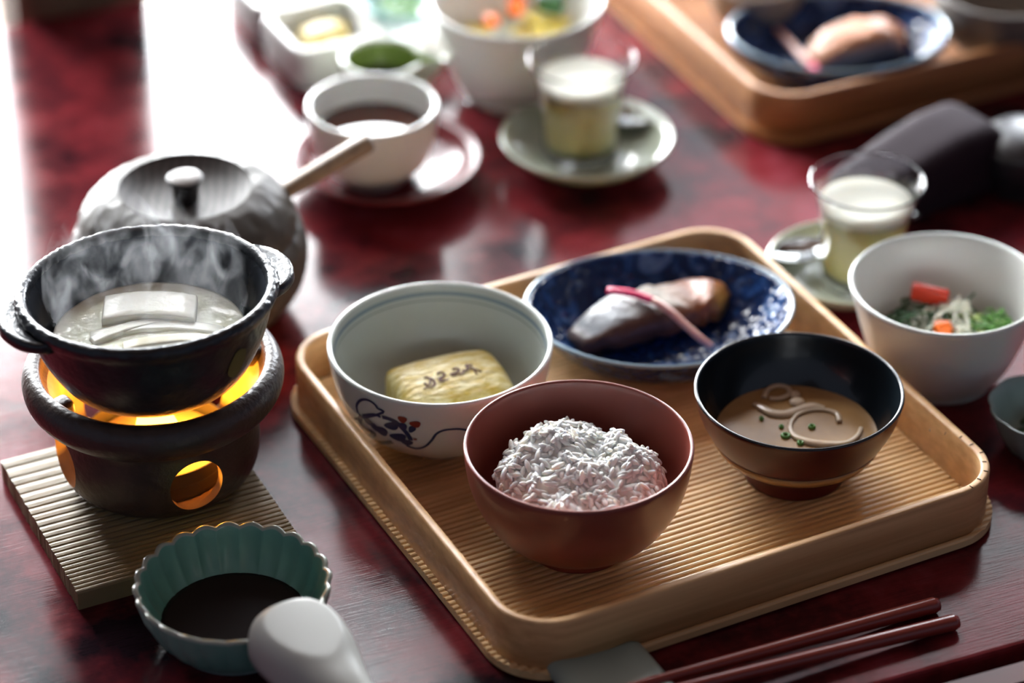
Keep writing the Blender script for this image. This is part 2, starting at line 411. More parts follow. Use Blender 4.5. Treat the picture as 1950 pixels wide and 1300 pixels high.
# ------------------------------------------------------------------ serving trays
TR = RD(27.3); ux = Vector((cos(TR), sin(TR), 0)); uy = Vector((-sin(TR), cos(TR), 0))
def rrect(x0, x1, y0, y1, r, n=10):
    pts = []
    for cx, cy, a0 in ((x1-r, y1-r, 0), (x0+r, y1-r, 90), (x0+r, y0+r, 180), (x1-r, y0+r, 270)):
        for k in range(n+1):
            a = RD(a0+90*k/n); pts.append((cx+r*cos(a), cy+r*sin(a), cos(a), sin(a)))
    return pts
def tray(label, x0, x1, y0, y1, origin, ang, zr, m_wall, m_floor, rad=.030, group=None, pitch=.004):
    t = thing('wooden_tray', label, 'tray', origin, ang, group)
    pr = [(0, .004), (0, zr-.0015), (-.0005, zr-.0003), (-.0015, zr), (-.0035, zr), (-.0044, zr-.0004), (-.0048, zr-.0015), (-.0048, .004)]
    base = rrect(x0, x1, y0, y1, rad); n = len(base); vs, fs = [], []
    for (bx, by, nx, ny) in base:
        for (d, z) in pr: vs.append((bx+nx*d, by+ny*d, z))
    m = len(pr)
    for i in range(n):
        j = (i+1) % n
        for k in range(m):
            k2 = (k+1) % m; fs.append((i*m+k, j*m+k, j*m+k2, i*m+k2))
    mesh('tray_wall', vs, fs, m_wall, t)
    # ribbed base board, wider than the wall
    e = .0035; X0, X1, Y0, Y1, R = x0-e, x1+e, y0-e, y1+e, rad+e; vs, fs = [], []
    ny_ = int((Y1-Y0)/pitch); rows = []
    prof = ((0, -.0010), (.12, -.0009), (.25, -.0001), (.5, .0001), (.75, -.0001), (.88, -.0009))
    for i in range(ny_):
        for (f_, dz) in prof: rows.append((Y0+(i+f_)*(Y1-Y0)/ny_, .0062+dz))
    rows.append((Y1, .0052))
    for (y, z) in rows:
        d = max(0, R-min(y-Y0, Y1-y)); ins = R-sqrt(max(0, R*R-d*d))
        vs += [(X0+ins, y, .0015), (X0+ins, y, z), (X1-ins, y, z), (X1-ins, y, .0015)]
    for i in range(len(rows)-1):
        a, b = i*4, i*4+4
        for k in range(4):
            k2 = (k+1) % 4; fs.append((a+k, b+k, b+k2, a+k2))
    fs.append((0, 1, 2, 3)); q = (len(rows)-1)*4; fs.append((q+3, q+2, q+1, q))
    mesh('ribbed_base', vs, fs, m_floor, t, smooth=False)
    for k in (.25, .75):
        rbox('runner', (x1-x0)*.86, .012, .0016, 0, m_wall, t, ((x0+x1)/2, y0+(y1-y0)*k, 0))
    return t
ZR = .034
def tl(px, py, z): p = at(px, py, z); return p.dot(ux), p.dot(uy)
xL = (tl(750, 915, ZR)[0]+tl(946, 1161, ZR)[0])/2; xR = tl(1824, 812, ZR)[0]
yB = (tl(1250, 450, ZR)[1]+tl(932, 541, ZR)[1])/2; yF = tl(1700, 982, ZR)[1]
tray1 = tray('square pale wooden tray with ribbed floor holding the rice and soup bowls, in the foreground', xL, xR, yF, yB, (0, 0, 0), TR, ZR, 'tray_wood', 'tray_floor_wood')
for k in range(9):
    a = RD(-78+k*17); r_ = .030-.0018-.001*(k % 2)
    cx, cy = xR-.030+r_*cos(a), yF+.030+r_*sin(a)
    rbox('kerf_slot', .0024, .0004, .0003, 0, 'kerf', tray1, (cx, cy, ZR), (0, 0, a))
FZ = .0063   # tray floor height
# second tray at the top right
cA = at(1470, 178, ZR); TR2 = RD(25.5); c2x = Vector((cos(TR2), sin(TR2), 0)); c2y = Vector((-sin(TR2), cos(TR2), 0))
tray2 = tray('darker wooden tray holding the far blue fish plate, in the top right corner', 0, .30, 0, .29, cA-Vector((0, 0, ZR))-c2x*.006-c2y*.011, TR2, ZR, 'tray_dark_wood', 'tray_dark_wood', group=None)

# ------------------------------------------------------------------ rice bowl and rice
RB = at(1102, 846, .068); RB.z = 0
rb = thing('rice_bowl', 'plain red-brown lacquer bowl of white rice in the middle of the front tray', 'bowl', (RB.x, RB.y, FZ))
bowl('bowl_body', [(.022, .006), (.032, .0085), (.043, .017), (.0515, .031), (.0560, .046), (.0578, .0612)], .0022, 'red_lacquer', 'red_lacquer', rb,
     foot=[(.0265, .009), (.0262, .003), (.0260, .0003), (.0245, .0), (.023, .0003), (.0225, .007)])
def grain_data(L, R, jx=.12):
    pts = [(-L/2, 0, 0), (-L*.36, 0, 0), (-L*.1, 0, R*.12), (L*.2, 0, R*.10), (L*.42, 0, 0), (L/2, 0, 0)]
    rr = [R*.25, R*.78, R, R*.92, R*.6, R*.2]
    return tube_data(pts, rr, 7, .85)
def hfun(x, y):
    r = sqrt(x*x+y*y)/.043
    if r > 1: return -1
    n = noise.noise(Vector((x*48+3.1, y*48+7.7, .3)))*.0095 + noise.noise(Vector((x*120, y*120, 5)))*.0028
    return .0330+.0185*sqrt(max(0, 1-r**4))+n+.003*y/.04
G = Bag(); gv, gf = grain_data(.0079, .00152)
for i in range(780):
    a = rnd.random()*2*pi; r = .0425*sqrt(rnd.random()); x, y = r*cos(a), r*sin(a)
    z = hfun(x, y)+rnd.uniform(-.0002, .0019)
    dz = (hfun(x+.002, y)-hfun(x-.002, y))/.004; dy = (hfun(x, y+.002)-hfun(x, y-.002))/.004
    nrm = Vector((-max(-2, min(2, dz)), -max(-2, min(2, dy)), 1)).normalized()
    q = nrm.to_track_quat('Z', 'Y').to_matrix() @ Matrix.Rotation(rnd.random()*2*pi, 3, 'Z') @ Matrix.Rotation(rnd.gauss(0, .36), 3, 'Y')
    s = rnd.uniform(.82, 1.15); G.add([q @ (Vector(v)*s)+Vector((x, y, z)) for v in gv], gf)
core_v, core_f = [(0, 0, hfun(0, 0)-.001)], []
for i in range(1, 21):
    for k in range(60):
        a = 2*pi*k/60; r = .0425*i/20; core_v.append((r*cos(a), r*sin(a), hfun(r*cos(a)*.985, r*sin(a)*.985)+.0002))
for k in range(60): core_v.append((.030*cos(2*pi*k/60), .030*sin(2*pi*k/60), .011))
for k in range(60):
    k2 = (k+1) % 60; core_f.append((0, 1+k, 1+k2))
    for i in range(20): core_f.append((1+i*60+k, 1+(i+1)*60+k, 1+(i+1)*60+k2, 1+i*60+k2))
G.add(core_v, core_f)
rice = G.build('steamed_rice', 'rice', None, (RB.x+.0008, RB.y-.002, FZ))
tag(rice, 'mound of glossy white rice grains in the red-brown bowl', 'rice', kind='stuff')

# ------------------------------------------------------------------ miso bowl
MB_ = at(1522, 741, .059); MB_.z = 0
mb = thing('soup_bowl', 'lacquer bowl, black inside and dark red outside, with miso soup', 'bowl', (MB_.x, MB_.y, FZ))
bowl('bowl_body', [(.020, .0085), (.026, .0100), (.036, .0155), (.0455, .0275), (.0515, .040), (.0545, .0520)], .0020, 'brown_red_lacquer', 'black_lacquer', mb, m_rim='black_lacquer',
     foot=[(.0275, .0115), (.0265, .006), (.0268, .0012), (.0262, .0002), (.0245, .0), (.0235, .004), (.0235, .011)])
ms = disc('miso_soup', .0452, .0262, 'miso', None, (MB_.x, MB_.y, FZ), hf=lambda x, y: .0003*noise.noise(Vector((x*60, y*60, 1))), thick=.006)
tag(ms, 'cloudy tan miso soup filling the black-lined bowl', 'soup')
def ring_strip(name, label, pxs, rad, m, flat=.55, z=.0335, cat='onion slice', group=None):
    pts = [at(x, y, FZ+.0268) for x, y in pxs]
    o = tube(name, pts, rad, m, None, None, 8, flat, None, 4); return tag(o, label, cat, group)
ring_strip('onion_ring', 'thin curled onion ring nearest the front rim of the soup bowl', [(1598, 803), (1594, 788), (1572, 780), (1545, 780), (1520, 788), (1506, 805), (1507, 822), (1520, 834), (1548, 843), (1585, 846), (1615, 842), (1634, 828), (1640, 814)], [.0016, .0016, .0014, .0014, .0014, .0014, .0016, .0022, .0026, .0024, .0018, .0015, .0012], 'onion', .6)
ring_strip('onion_strip', 'wavy onion strip lying across the middle of the miso soup', [(1436, 768), (1450, 776), (1470, 786), (1495, 788), (1520, 780), (1545, 774), (1570, 776)], [.0016, .0026, .0032, .0032, .0028, .0034, .0015], 'onion', .5)
ring_strip('onion_loop', 'small dim onion loop at the back of the miso soup', [(1455, 757), (1462, 742), (1480, 734), (1500, 738), (1503, 750), (1485, 758), (1465, 758)], .0016, 'onion', .6)
for (x, y, r, l) in ((1518, 766, .0042, 'round onion piece with a bubble in the middle of the soup'), (1514, 752, .0030, 'small onion piece behind the round bubble in the soup')):
    p = at(x, y, FZ+.0268); o = lathe('onion_piece', [(0, .002), (r*.6, .0018), (r, .0004), (r*.8, -.0006), (0, -.0008)], 'onion', None, p, 20); tag(o, l, 'onion slice')
for i, (x, y, l) in enumerate(((1496, 829, 'green scallion ring by the onion ring near the soup rim'), (1546, 812, 'green scallion fleck inside the curled onion ring'), (1488, 812, 'dim green scallion fleck left of the onion ring in the soup'), (1450, 796, 'dark green scallion fleck at the left of the soup'), (1524, 843, 'green scallion fleck against the front rim of the soup bowl'))):
    r = (.0026, .0020, .0014, .0013, .0018)[i]; p = at(x, y, FZ+.0268)
    o = lathe('scallion_ring', [(r*.45, .0006), (r*.7, .0010), (r, .0004), (r*.95, -.0006), (r*.5, -.0006), (r*.45, .0006)], 'scallion', None, p, 18, sm=2); tag(o, l, 'scallion')

# ------------------------------------------------------------------ porcelain bowl with omelette
OB = at(838, 652, .062); OB.z = 0
ob = thing('porcelain_bowl', 'white porcelain bowl painted with blue vines and red buds, holding the yellow omelette', 'bowl', (OB.x, OB.y, FZ))
outer = [(.026, .0045), (.0385, .0085), (.0490, .0180), (.0553, .031), (.0583, .045), (.0598, .0552)]
bowl('bowl_body', outer, .0028, 'white_porcelain', 'grey_porcelain', ob, m_rim='rim_glaze', foot=[(.029, .007), (.0285, .001), (.0275, .0), (.026, .0), (.0252, .006)])
osm = smooth_pts(outer, 8)
def surf(theta, z, off=.0003):
    for i in range(len(osm)-1):
        if osm[i][1] <= z <= osm[i+1][1]:
            f = (z-osm[i][1])/(osm[i+1][1]-osm[i][1]+1e-9); r = osm[i][0]+(osm[i+1][0]-osm[i][0])*f+off; break
    else: r = osm[-1][0]
    return Vector((r*cos(theta), r*sin(theta), z))
def on_bowl(px, py):
    """angle/height on the outer wall seen at a pixel"""
    best = None
    for iz in range(40):
        z = .006+.048*iz/39
        for it in range(160):
            th = RD(180+180*it/159); p = surf(th, z)+Vector((OB.x, OB.y, FZ)); v = p-C0
            dd = v.y*cos(PITCH)-v.z*sin(PITCH); X = 975+F*v.x/dd; Y = 650-F*(v.y*sin(PITCH)+v.z*cos(PITCH))/dd
            d = (X-px)**2+(Y-py)**2
            if best is None or d < best[0]: best = (d, th, z)
    _, t0, z0 = best
    for iz in range(-8, 9):
        z = max(.0048, z0+iz*.00016)
        for it in range(-8, 9):
            th = t0+it*.0026; p = surf(th, z)+Vector((OB.x, OB.y, FZ)); v = p-C0
            dd = v.y*cos(PITCH)-v.z*sin(PITCH); X = 975+F*v.x/dd; Y = 650-F*(v.y*sin(PITCH)+v.z*cos(PITCH))/dd
            d = (X-px)**2+(Y-py)**2
            if d < best[0]: best = (d, th, z)
    return best[1], best[2]
def stroke(pxs, w, bag):
    tz = [on_bowl(x, y) for x, y in pxs]; tz = smooth_pts(tz, 5)
    n = len(tz); vs, fs = [], []
    for i, (th, z) in enumerate(tz):
        a, b = tz[max(0, i-1)], tz[min(n-1, i+1)]; R = .05
        dx, dz = (b[0]-a[0])*R, b[1]-a[1]; l = sqrt(dx*dx+dz*dz) or 1; ww = (w[min(len(w)-1, i//5)] if isinstance(w, list) else w)/2
        nx, nz = -dz/l*ww, dx/l*ww
        for s in (-1, 0, 1): vs.append(surf(th+s*nx/R, z+s*nz, .00035))
    for i in range(n-1):
        for s in (0, 1): fs.append((i*3+s, i*3+s+1, (i+1)*3+s+1, (i+1)*3+s))
    bag.add(vs, fs)
def blob(px, py, rx, rz, bag, rot=0):
    th, z = on_bowl(px, py); vs = [surf(th, z, .0004)]; fs = []
    for k in range(16):
        a = 2*pi*k/16; q = 1+.12*sin(3*a); u, v_ = rx*cos(a)*q, rz*sin(a)*q
        uu, vv = u*cos(rot)-v_*sin(rot), u*sin(rot)+v_*cos(rot)
        vs.append(surf(th+uu/.05, max(.006, z+vv), .0004))
    for k in range(16): fs.append((0, 1+k, 1+(k+1) % 16))
    bag.add(vs, fs)
B1 = Bag()
def zp(x, y): return 620+x/6.5, 740+y/6.5
stroke([zp(*q) for q in ((400, 300), (385, 210), (430, 145), (500, 135), (580, 170), (640, 240), (640, 320), (600, 380))], .0014, B1)
stroke([zp(*q) for q in ((1000, 700), (1120, 740), (1230, 715), (1310, 640), (1370, 560), (1450, 520), (1560, 500), (1690, 500), (1850, 540))], .0013, B1)
stroke([zp(*q) for q in ((700, 350), (800, 380), (880, 420), (960, 500), (1020, 570), (1060, 640))], .0024, B1)
stroke([zp(*q) for q in ((440, 330), (430, 420), (500, 500), (600, 560), (700, 600), (830, 660))], .0030, B1)
stroke([zp(*q) for q in ((460, 330), (600, 320), (680, 350))], .0016, B1)
for (x, y, a, b, r) in ((820, 460, .0042, .0026, .6), (690, 520, .0038, .0034, .2), (520, 400, .0035, .0026, -.5), (900, 600, .0046, .0030, .4), (1000, 660, .0034, .0024, 0), (960, 470, .0018, .0030, 0), (1070, 500, .0016, .0026, -.4), (600, 470, .0022, .0030, .3)):
    blob(*zp(x, y), a, b, B1, r)
B1.build('painted_vine', 'cobalt', ob, (0, 0, 0)); ob.children[-1]['label'] = 'blue brushed vine'
B2 = Bag(); blob(*zp(950, 380), .0021, .0023, B2); blob(*zp(1110, 440), .0026, .0022, B2, .3); blob(*zp(1110, 625), .0009, .0007, B2)
B2.build('painted_bud', 'rust_red', ob, (0, 0, 0))
# blue lines inside the rim
for (zz, tk) in ((.0508, .0022), (.0470, .0005)):
    pr = []
    for i in range(5):
        z = zz+tk*(i/4-.5)
        for j in range(len(osm)-1):
            if osm[j][1] <= z <= osm[j+1][1]:
                f = (z-osm[j][1])/(osm[j+1][1]-osm[j][1]); r = osm[j][0]+(osm[j+1][0]-osm[j][0])*f; break
        pr.append((r-.00315, z))
    mat('blue_line_%d' % int(zz*1e4), (.22, .30, .36) if tk > .001 else (.16, .19, .18), .25, coat=.3)
    lathe('painted_line', pr, 'blue_line_%d' % int(zz*1e4), ob, None, 96, sm=0)
# omelette
def omf(x, y, z):
    b = 1-.10*(x/.031)**2
    n = noise.noise(Vector((x*160, y*300, z*160)))*.0007
    zz = z*(1-.16*(y/.021)**2-.06*(x/.031)**2)
    return (x*(1+.0*z), y*(1+.10*(1-(x/.033)**2)), zz+n)
ALPHA = RD(22)
OC = at(856, 722, .036)
om = rbox('rolled_omelette', .062, .046, .027, .0075, 'omelette', None, (OC.x, OC.y, FZ+.0085), (RD(2), RD(1), ALPHA), 4, omf, 3)
tag(om, 'rolled yellow omelette stamped with brown characters, in the painted porcelain bowl', 'omelette')
# brown brand on top: four small curly characters
SB = Bag()
def brand(pxs, w):
    pts = [at(720+x/7.222, 650+y/7.222, .0) for x, y in pxs]
    loc = []
    for p in pts:
        # drop onto the omelette's upper face
        px = None
        q = p
        for _ in range(6):
            # iterate height
            h = FZ+.0085+.0265
            d = (p-C0); q = C0+d*((h-C0.z)/d.z)
        l = Matrix.Rotation(-ALPHA, 3, 'Z') @ (q-Vector((OC.x, OC.y, FZ+.0085)))
        x_, y_, z_ = omf(l.x, l.y, .027)
        loc.append((l.x, l.y, .027*(1-.16*(l.y/.021)**2-.06*(l.x/.031)**2)+.0002))
    v, f = tube_data(smooth_pts(loc, 3), w, 6, .5); SB.add(v, f)
brand([(620, 500), (660, 490), (700, 520), (690, 570), (650, 590), (625, 560)], .0007); brand([(700, 500), (745, 530), (760, 575), (720, 600)], .0007); brand([(610, 625), (660, 610), (720, 610)], .0005)
brand([(790, 450), (840, 430), (890, 450), (860, 490), (820, 500), (850, 540), (900, 520)], .0007); brand([(900, 460), (850, 510), (830, 545)], .0006); brand([(900, 520), (960, 510)], .0005)
brand([(1010, 390), (1050, 370), (1090, 390), (1060, 430), (1010, 440), (980, 460)], .0008); brand([(1090, 450), (1140, 430), (1165, 400), (1140, 390)], .0007); brand([(1000, 470), (1070, 455)], .0005)
brand([(1170, 340), (1220, 330), (1270, 310)], .0007); brand([(1200, 310), (1215, 360), (1190, 400)], .0008); brand([(1230, 370), (1310, 370), (1400, 395)], .0006); brand([(1260, 340), (1300, 380), (1340, 430)], .0005)
sb_ = SB.build('branded_characters', 'burnt_brown', om)

# ------------------------------------------------------------------ oval blue plates with fish
def oval_plate(label, c, rz, group, a=.0755, b=.0605, h=.0305):
    t = thing('oval_plate', label, 'plate', c, rz, group)
    k = b/a
    def fn(r, z, an): return r, z+.0012*cos(2*an)*max(0, (r-.04)/.035)
    o, rim, inn = bowl_prof([(.040, .003), (.050, .0062), (.061, .0140), (.070, .0240), (a, h)], .003)
    prof = [(0, .003)]+o+rim+inn+[(.035, .0062), (.018, .0056), (0, .0055)]
    vs, fs = lathe_data(prof, 120, fn); vs = [(x, y*k, z) for x, y, z in vs]
    n0, n1 = len(o), 1+len(o)+len(rim); mi = []
    for i in range(len(prof)-1): mi += [0 if i < n0 else (1 if i < n1+1 else 2)]*120
    mesh('plate_body', vs, fs, None, t, None, None, True, ['blue_plate', 'plate_rim', 'blue_plate'], mi)
    vs, fs = lathe_data([(.0395, .0045), (.0385, .0), (.036, .0), (.0355, .004)], 64); mesh('foot_ring', [(x, y*k, z) for x, y, z in vs], fs, 'blue_plate', t)
    return t
mat('plate_rim', (.20, .30, .38), .2, coat=.5)
PC = at(1255, 583, .0368); PC.z = FZ
oval_plate('blue oval plate with the grilled fish, at the back of the front tray', PC, RD(4), None)
def fish_fillet(label, spine, widths, heights, cols, group=None, loc=(0, 0, 0), rz=0):
    """loft along a spine of (x,y,z); section = superellipse; colours by (s, section angle)"""
    sp = smooth_pts(spine, 5); W = [q[0] for q in smooth_pts([(v,) for v in widths], 5)]; H = [q[0] for q in smooth_pts([(v,) for v in heights], 5)]
    n, m = len(sp), 28; vs, fs, colr = [], [], []
    for i in range(n):
        p = Vector(sp[i]); t = (Vector(sp[min(n-1, i+1)])-Vector(sp[max(0, i-1)])).normalized(); s = Vector((-t.y, t.x, 0)).normalized(); u = Vector((0, 0, 1))
        for k in range(m):
            a = 2*pi*k/m; ca, sa = cos(a), sin(a)
            x = math.copysign(abs(ca)**.55, ca)*W[i]; z = math.copysign(abs(sa)**.8, sa)*H[i]
            nn = noise.noise(Vector((i*.45, ca*2.6, sa*2.6)))*.0019
            vs.append(p+s*(x+nn)+u*(z+H[i]+nn)); colr.append(cols(i/(n-1), ca, sa, nn))
    for i in range(n-1):
        for k in range(m): fs.append((i*m+k, i*m+(k+1) % m, (i+1)*m+(k+1) % m, (i+1)*m+k))
    fs.append(tuple(range(m-1, -1, -1))); fs.append(tuple((n-1)*m+k for k in range(m)))
    o = mesh('fish_fillet', vs, fs, 'fish_paint', None, loc, (0, 0, rz))
    ca_ = o.data.color_attributes.new('paint', 'FLOAT_COLOR', 'POINT')
    for i, c in enumerate(colr): ca_.data[i].color = rgba(c)
    tag(o, label, 'fish', group); return o
def mixc(a, b, t): t = max(0, min(1, t)); return tuple(a[i]*(1-t)+b[i]*t for i in range(3))
def fcol(s, ca, sa, nn):
    skin = mixc((.32, .35, .38), (.20, .16, .11), (s-.25)*5); skin = mixc((.14, .10, .09), skin, (s-.03)*14)
    skin = mixc(skin, (.30, .075, .018), (s-.52)*5)
    flesh = mixc((.11, .045, .03), (.32, .10, .028), (s-.45)*3)
    c = mixc(flesh, skin, sa*3.2-1.5+ca*1.7)
    if s > .82: c = mixc(c, (.62, .36, .06), (s-.82)*5*(1-abs(ca)))
    return mixc(c, (.05, .03, .03), nn*400)
fl = [at(1095, 655, FZ+.010), at(1140, 640, FZ+.010), at(1195, 622, FZ+.011), at(1255, 606, FZ+.011), at(1310, 592, FZ+.011), at(1352, 582, FZ+.014), at(1378, 578, FZ+.017)]
fish1 = fish_fillet('grilled fish fillet with silver skin on the blue plate of the front tray', [(p.x, p.y, FZ+.0065+d) for p, d in zip(fl, (0, 0, .0005, .0008, .0008, .0015, .0035))],
                    [.0085, .0150, .0180, .0180, .0165, .0150, .010], [.0040, .0075, .0098, .0090, .0080, .0088, .0050], fcol)
gp = [at(1157, 553, FZ+.030), at(1200, 558, FZ+.031), at(1243, 572, FZ+.030), at(1275, 592, FZ+.027), at(1308, 622, FZ+.022), at(1335, 645, FZ+.018), at(1356, 660, FZ+.014)]
def ginger(label, pts, rad, npink, group=None):
    t = thing('ginger_shoot', label, 'ginger', pts[0], 0, group); P0 = Vector(pts[0])
    pts = [Vector(p)-P0 for p in pts]
    tube('pink_tip', pts[:npink+1], rad[:npink+1], 'ginger_pink', t, None, 12, .8, None, 4)
    tube('pale_stalk', pts[npink:], rad[npink:], 'ginger_pale', t, None, 12, .8, None, 4); return t
mat('ginger_pale', (.72, .38, .32), .3, sss=.2)
ginger('pickled ginger shoot with a bright pink tip laid across the silver-skinned fish', gp, [.0024, .0026, .0025, .0024, .0023, .0023, .0020], 2)

# far plate
P2 = at(1596, 59, .0368); P2.z = FZ
oval_plate('blue oval plate with fish in the far wooden tray, top right', P2, RD(3), None, a=.0715, b=.0550)
def fcol2(s, ca, sa, nn): return mixc(mixc((.09, .06, .04), (.16, .13, .09), 1-s*2), (.50, .18, .07), sa*1.2-.35-ca*.3)
fl = [at(1545, 118, .02), at(1585, 105, .02), at(1640, 92, .02), at(1690, 82, .02), at(1725, 84, .02)]
fish_fillet('browned fish fillet on the far blue plate', [(p.x, p.y, FZ+.006) for p in fl], [.010, .0165, .018, .0165, .012], [.006, .0105, .0125, .0105, .006], fcol2)
gp = [at(1560, 148, FZ+.013), at(1547, 125, FZ+.015), at(1530, 110, FZ+.016), at(1505, 82, FZ+.016), at(1480, 55, FZ+.017)]
ginger('pickled ginger shoot leaning towards the front of the far blue plate', gp, [.0028, .0030, .0024, .0022, .0020], 1)

# ------------------------------------------------------------------ plain white bowls with salad
def plain_bowl(label, c, R, h, group):
    t = thing('white_bowl', label, 'bowl', c, 0, group)
    bowl('bowl_body', [(R*.52, .002), (R*.62, .006), (R*.74, h*.28), (R*.86, h*.58), (R*.94, h*.82), (R, h)], .0028, 'white_porcelain', 'white_porcelain', t, m_rim='rim_glaze', foot=[(R*.56, .004), (R*.55, .0003), (R*.53, .0), (R*.5, .0), (R*.49, .003)])
    return t
WB = at(1803, 541, .060); WB.z = 0
plain_bowl('plain white bowl of green salad right of the front tray, beside the drink glass', WB, .0532, .0600, None)
BW = at(983, -4, .067); BW.z = 0
plain_bowl('plain white bowl of yellow and orange salad, behind the far drink glass', BW, .0560, .0660, None)
def shreds(name, label, c, R, z, n, m, L=.02, r=.0008, h=.010, seed=1, flat=.6):
    g = random.Random(seed); bg = Bag()
    for i in range(n):
        a = g.random()*2*pi; rr = R*sqrt(g.random()); x, y = rr*cos(a), rr*sin(a); zz = z+h*(1-(rr/R)**2)*g.random()
        d = g.random()*2*pi; k = g.uniform(-2.2, 2.2); l = L*g.uniform(.5, 1.1); pts = []; px, py, pz = x, y, zz; sl = g.uniform(-.35, .45)
        for j in range(7):
            pts.append((px, py, pz)); px += cos(d)*l/6; py += sin(d)*l/6; pz += sl*l/6; d += k/6; sl -= .12
            q = sqrt(px*px+py*py)
            if q > R*1.05: px *= R*1.05/q; py *= R*1.05/q
        v, f = tube_data(pts, r*g.uniform(.6, 1.3), 5, flat); bg.add(v, f)
    o = bg.build(name, m, None, c); tag(o, label, 'salad', kind='stuff'); return o
SCn = at(1812, 598, .036); SCn.z = 0
shreds('shredded_greens', 'dark green shredded leaves in the right-hand white bowl', WB+Vector((0, 0, 0)), .0315, .028, 150, 'dark_green', .024, .0009, .010, 3)
shreds('shredded_leek', 'pale shredded leek and sprouts in the right-hand white bowl', SCn+Vector((-.003, -.004, 0)), .018, .029, 110, 'daikon', .016, .0009, .014, 4)
shreds('sprout_greens', 'light green sprouts at the right side of the right-hand white bowl', SCn+Vector((.013, -.005, 0)), .014, .030, 45, 'scallion_pale', .014, .0008, .009, 5)
shreds('chopped_scallion', 'bright green chopped scallion at the front of the right-hand white bowl', SCn+Vector((.021, -.006, 0)), .0105, .033, 60, 'scallion', .010, .0011, .006, 6)
def chunk(name, label, px, py, z, sx, sy, sz, m, rz, cat, tilt=0):
    p = at(px, py, z); o = rbox(name, sx, sy, sz, min(sx, sy, sz)*.28, m, None, p-Vector((0, 0, sz/2)), (RD(tilt), RD(tilt*.6), RD(rz)), 3); return tag(o, label, cat)
chunk('tomato_slice', 'flat red tomato slice standing at the back of the right-hand salad', 1770, 560, .040, .021, .006, .0105, 'tomato', -18, 'tomato', 6)
chunk('carrot_piece', 'small orange carrot piece at the front of the right-hand salad', 1793, 626, .036, .0095, .008, .009, 'carrot', 10, 'carrot', 8)
chunk('radish_slice', 'pale translucent radish piece in the middle of the right-hand salad', 1818, 586, .036, .017, .010, .006, 'daikon', -8, 'radish', -8)
chunk('radish_slice', 'small white radish bit right of the orange carrot piece', 1830, 627, .036, .006, .005, .004, 'daikon', 20, 'radish', 4)
B2c = at(985, 26, .045); B2c.z = 0
shreds('shredded_cabbage', 'pale shredded cabbage heaped in the top white bowl', B2c+Vector((0, 0, 0)), .034, .030, 120, 'daikon', .02, .0012, .014, 8)
shreds('corn_and_egg', 'yellow shreds at the front right of the top white bowl', B2c+Vector((.016, -.010, 0)), .019, .036, 90, 'corn', .012, .0016, .012, 9)
shreds('corn_and_egg', 'yellow shreds at the front left of the top white bowl', B2c+Vector((-.026, -.014, 0)), .010, .036, 40, 'corn', .010, .0014, .006, 10)
chunk('carrot_piece', 'orange carrot stick standing at the top of the far salad', 982, 6, .056, .010, .008, .016, 'carrot', 5, 'carrot', 4)
chunk('carrot_piece', 'small orange carrot bit at the front left of the far salad', 935, 38, .050, .010, .007, .007, 'carrot', 12, 'carrot', 4)
chunk('cucumber_piece', 'dark green vegetable chunk at the back right of the far salad', 1048, 4, .054, .018, .012, .012, 'dark_green', -20, 'cucumber', 8)

# ------------------------------------------------------------------ drinks on saucers
def saucer(label, c, R, h, m, group=None, name='saucer', n=0, amp=0):
    t = thing(name, label, 'saucer', c, 0, group)
    fn = (lambda r, z, a: (r*(1+amp*max(0, r/R-.3)*abs(cos(n*a/2))), z)) if n else None
    o, rim, inn = bowl_prof([(R*.45, .003), (R*.6, .0042), (R*.82, h*.5), (R, h)], .003)
    prof = [(0, .003)]+o+rim+inn+[(R*.4, .0062), (R*.2, .006), (0, .006)]
    vs, fs = lathe_data(prof, 112, fn); mesh('saucer_dish', vs, fs, m, t)
    lathe('foot_ring', [(R*.47, .0042), (R*.46, 0), (R*.42, 0), (R*.41, .004)], m, t, None, 64, sm=0); return t
def drink(label, c, group, lab2, lab3):
    t = thing('drink_glass', label, 'glass', c, 0, group)
    prof = [(0, .0), (.0215, .0), (.0232, .0015), (.0236, .006), (.0240, .020), (.0252, .034), (.0272, .048), (.0305, .0600), (.0330, .0646), (.0327, .0656), (.0320, .0652), (.0294, .0598), (.0261, .048), (.0241, .034), (.0229, .020), (.0224, .0075), (.0200, .0066), (0, .0064)]
    lathe('glass_wall', prof, 'glass', t, None, 80, sm=3)
    o = lathe('yellow_drink', [(0, .0070), (.0185, .0072), (.0221, .0092), (.0226, .020), (.0238, .034), (.0256, .0463), (0, .0466)], 'drink', None, c, 64, sm=0); tag(o, lab2, 'drink', None)
    o = lathe('milk_foam', [(0, .0467), (.0256, .0465), (.0266, .0510), (.0264, .0520), (.018, .0513), (.008, .0518), (0, .0514)], 'foam', None, c, 64, sm=0); tag(o, lab3, 'foam', None)
    return t
S1 = at(1118, 258, .019); S1.z = 0
saucer('pale green saucer under the far drink glass', S1, .0535, .0185, 'sage_glaze')
G1 = at(1108, 114, .0705); G1.z = .0062
drink('flared clear glass of pale yellow drink on the far saucer, behind the teacup row', G1, None, 'pale yellow drink in the far flared glass', 'creamy white layer on the drink in the far glass')
S2 = at(1612, 497, .019); S2.z = 0
saucer('pale green saucer under the nearer drink glass, tucked behind the front tray corner', S2, .0462, .0185, 'sage_glaze')
G2 = at(1652, 347, .0705); G2.z = .0062
drink('flared clear glass of pale yellow drink beside the right-hand salad bowl', G2, None, 'pale yellow drink in the glass beside the right-hand salad bowl', 'creamy white layer on the drink beside the right-hand salad bowl')
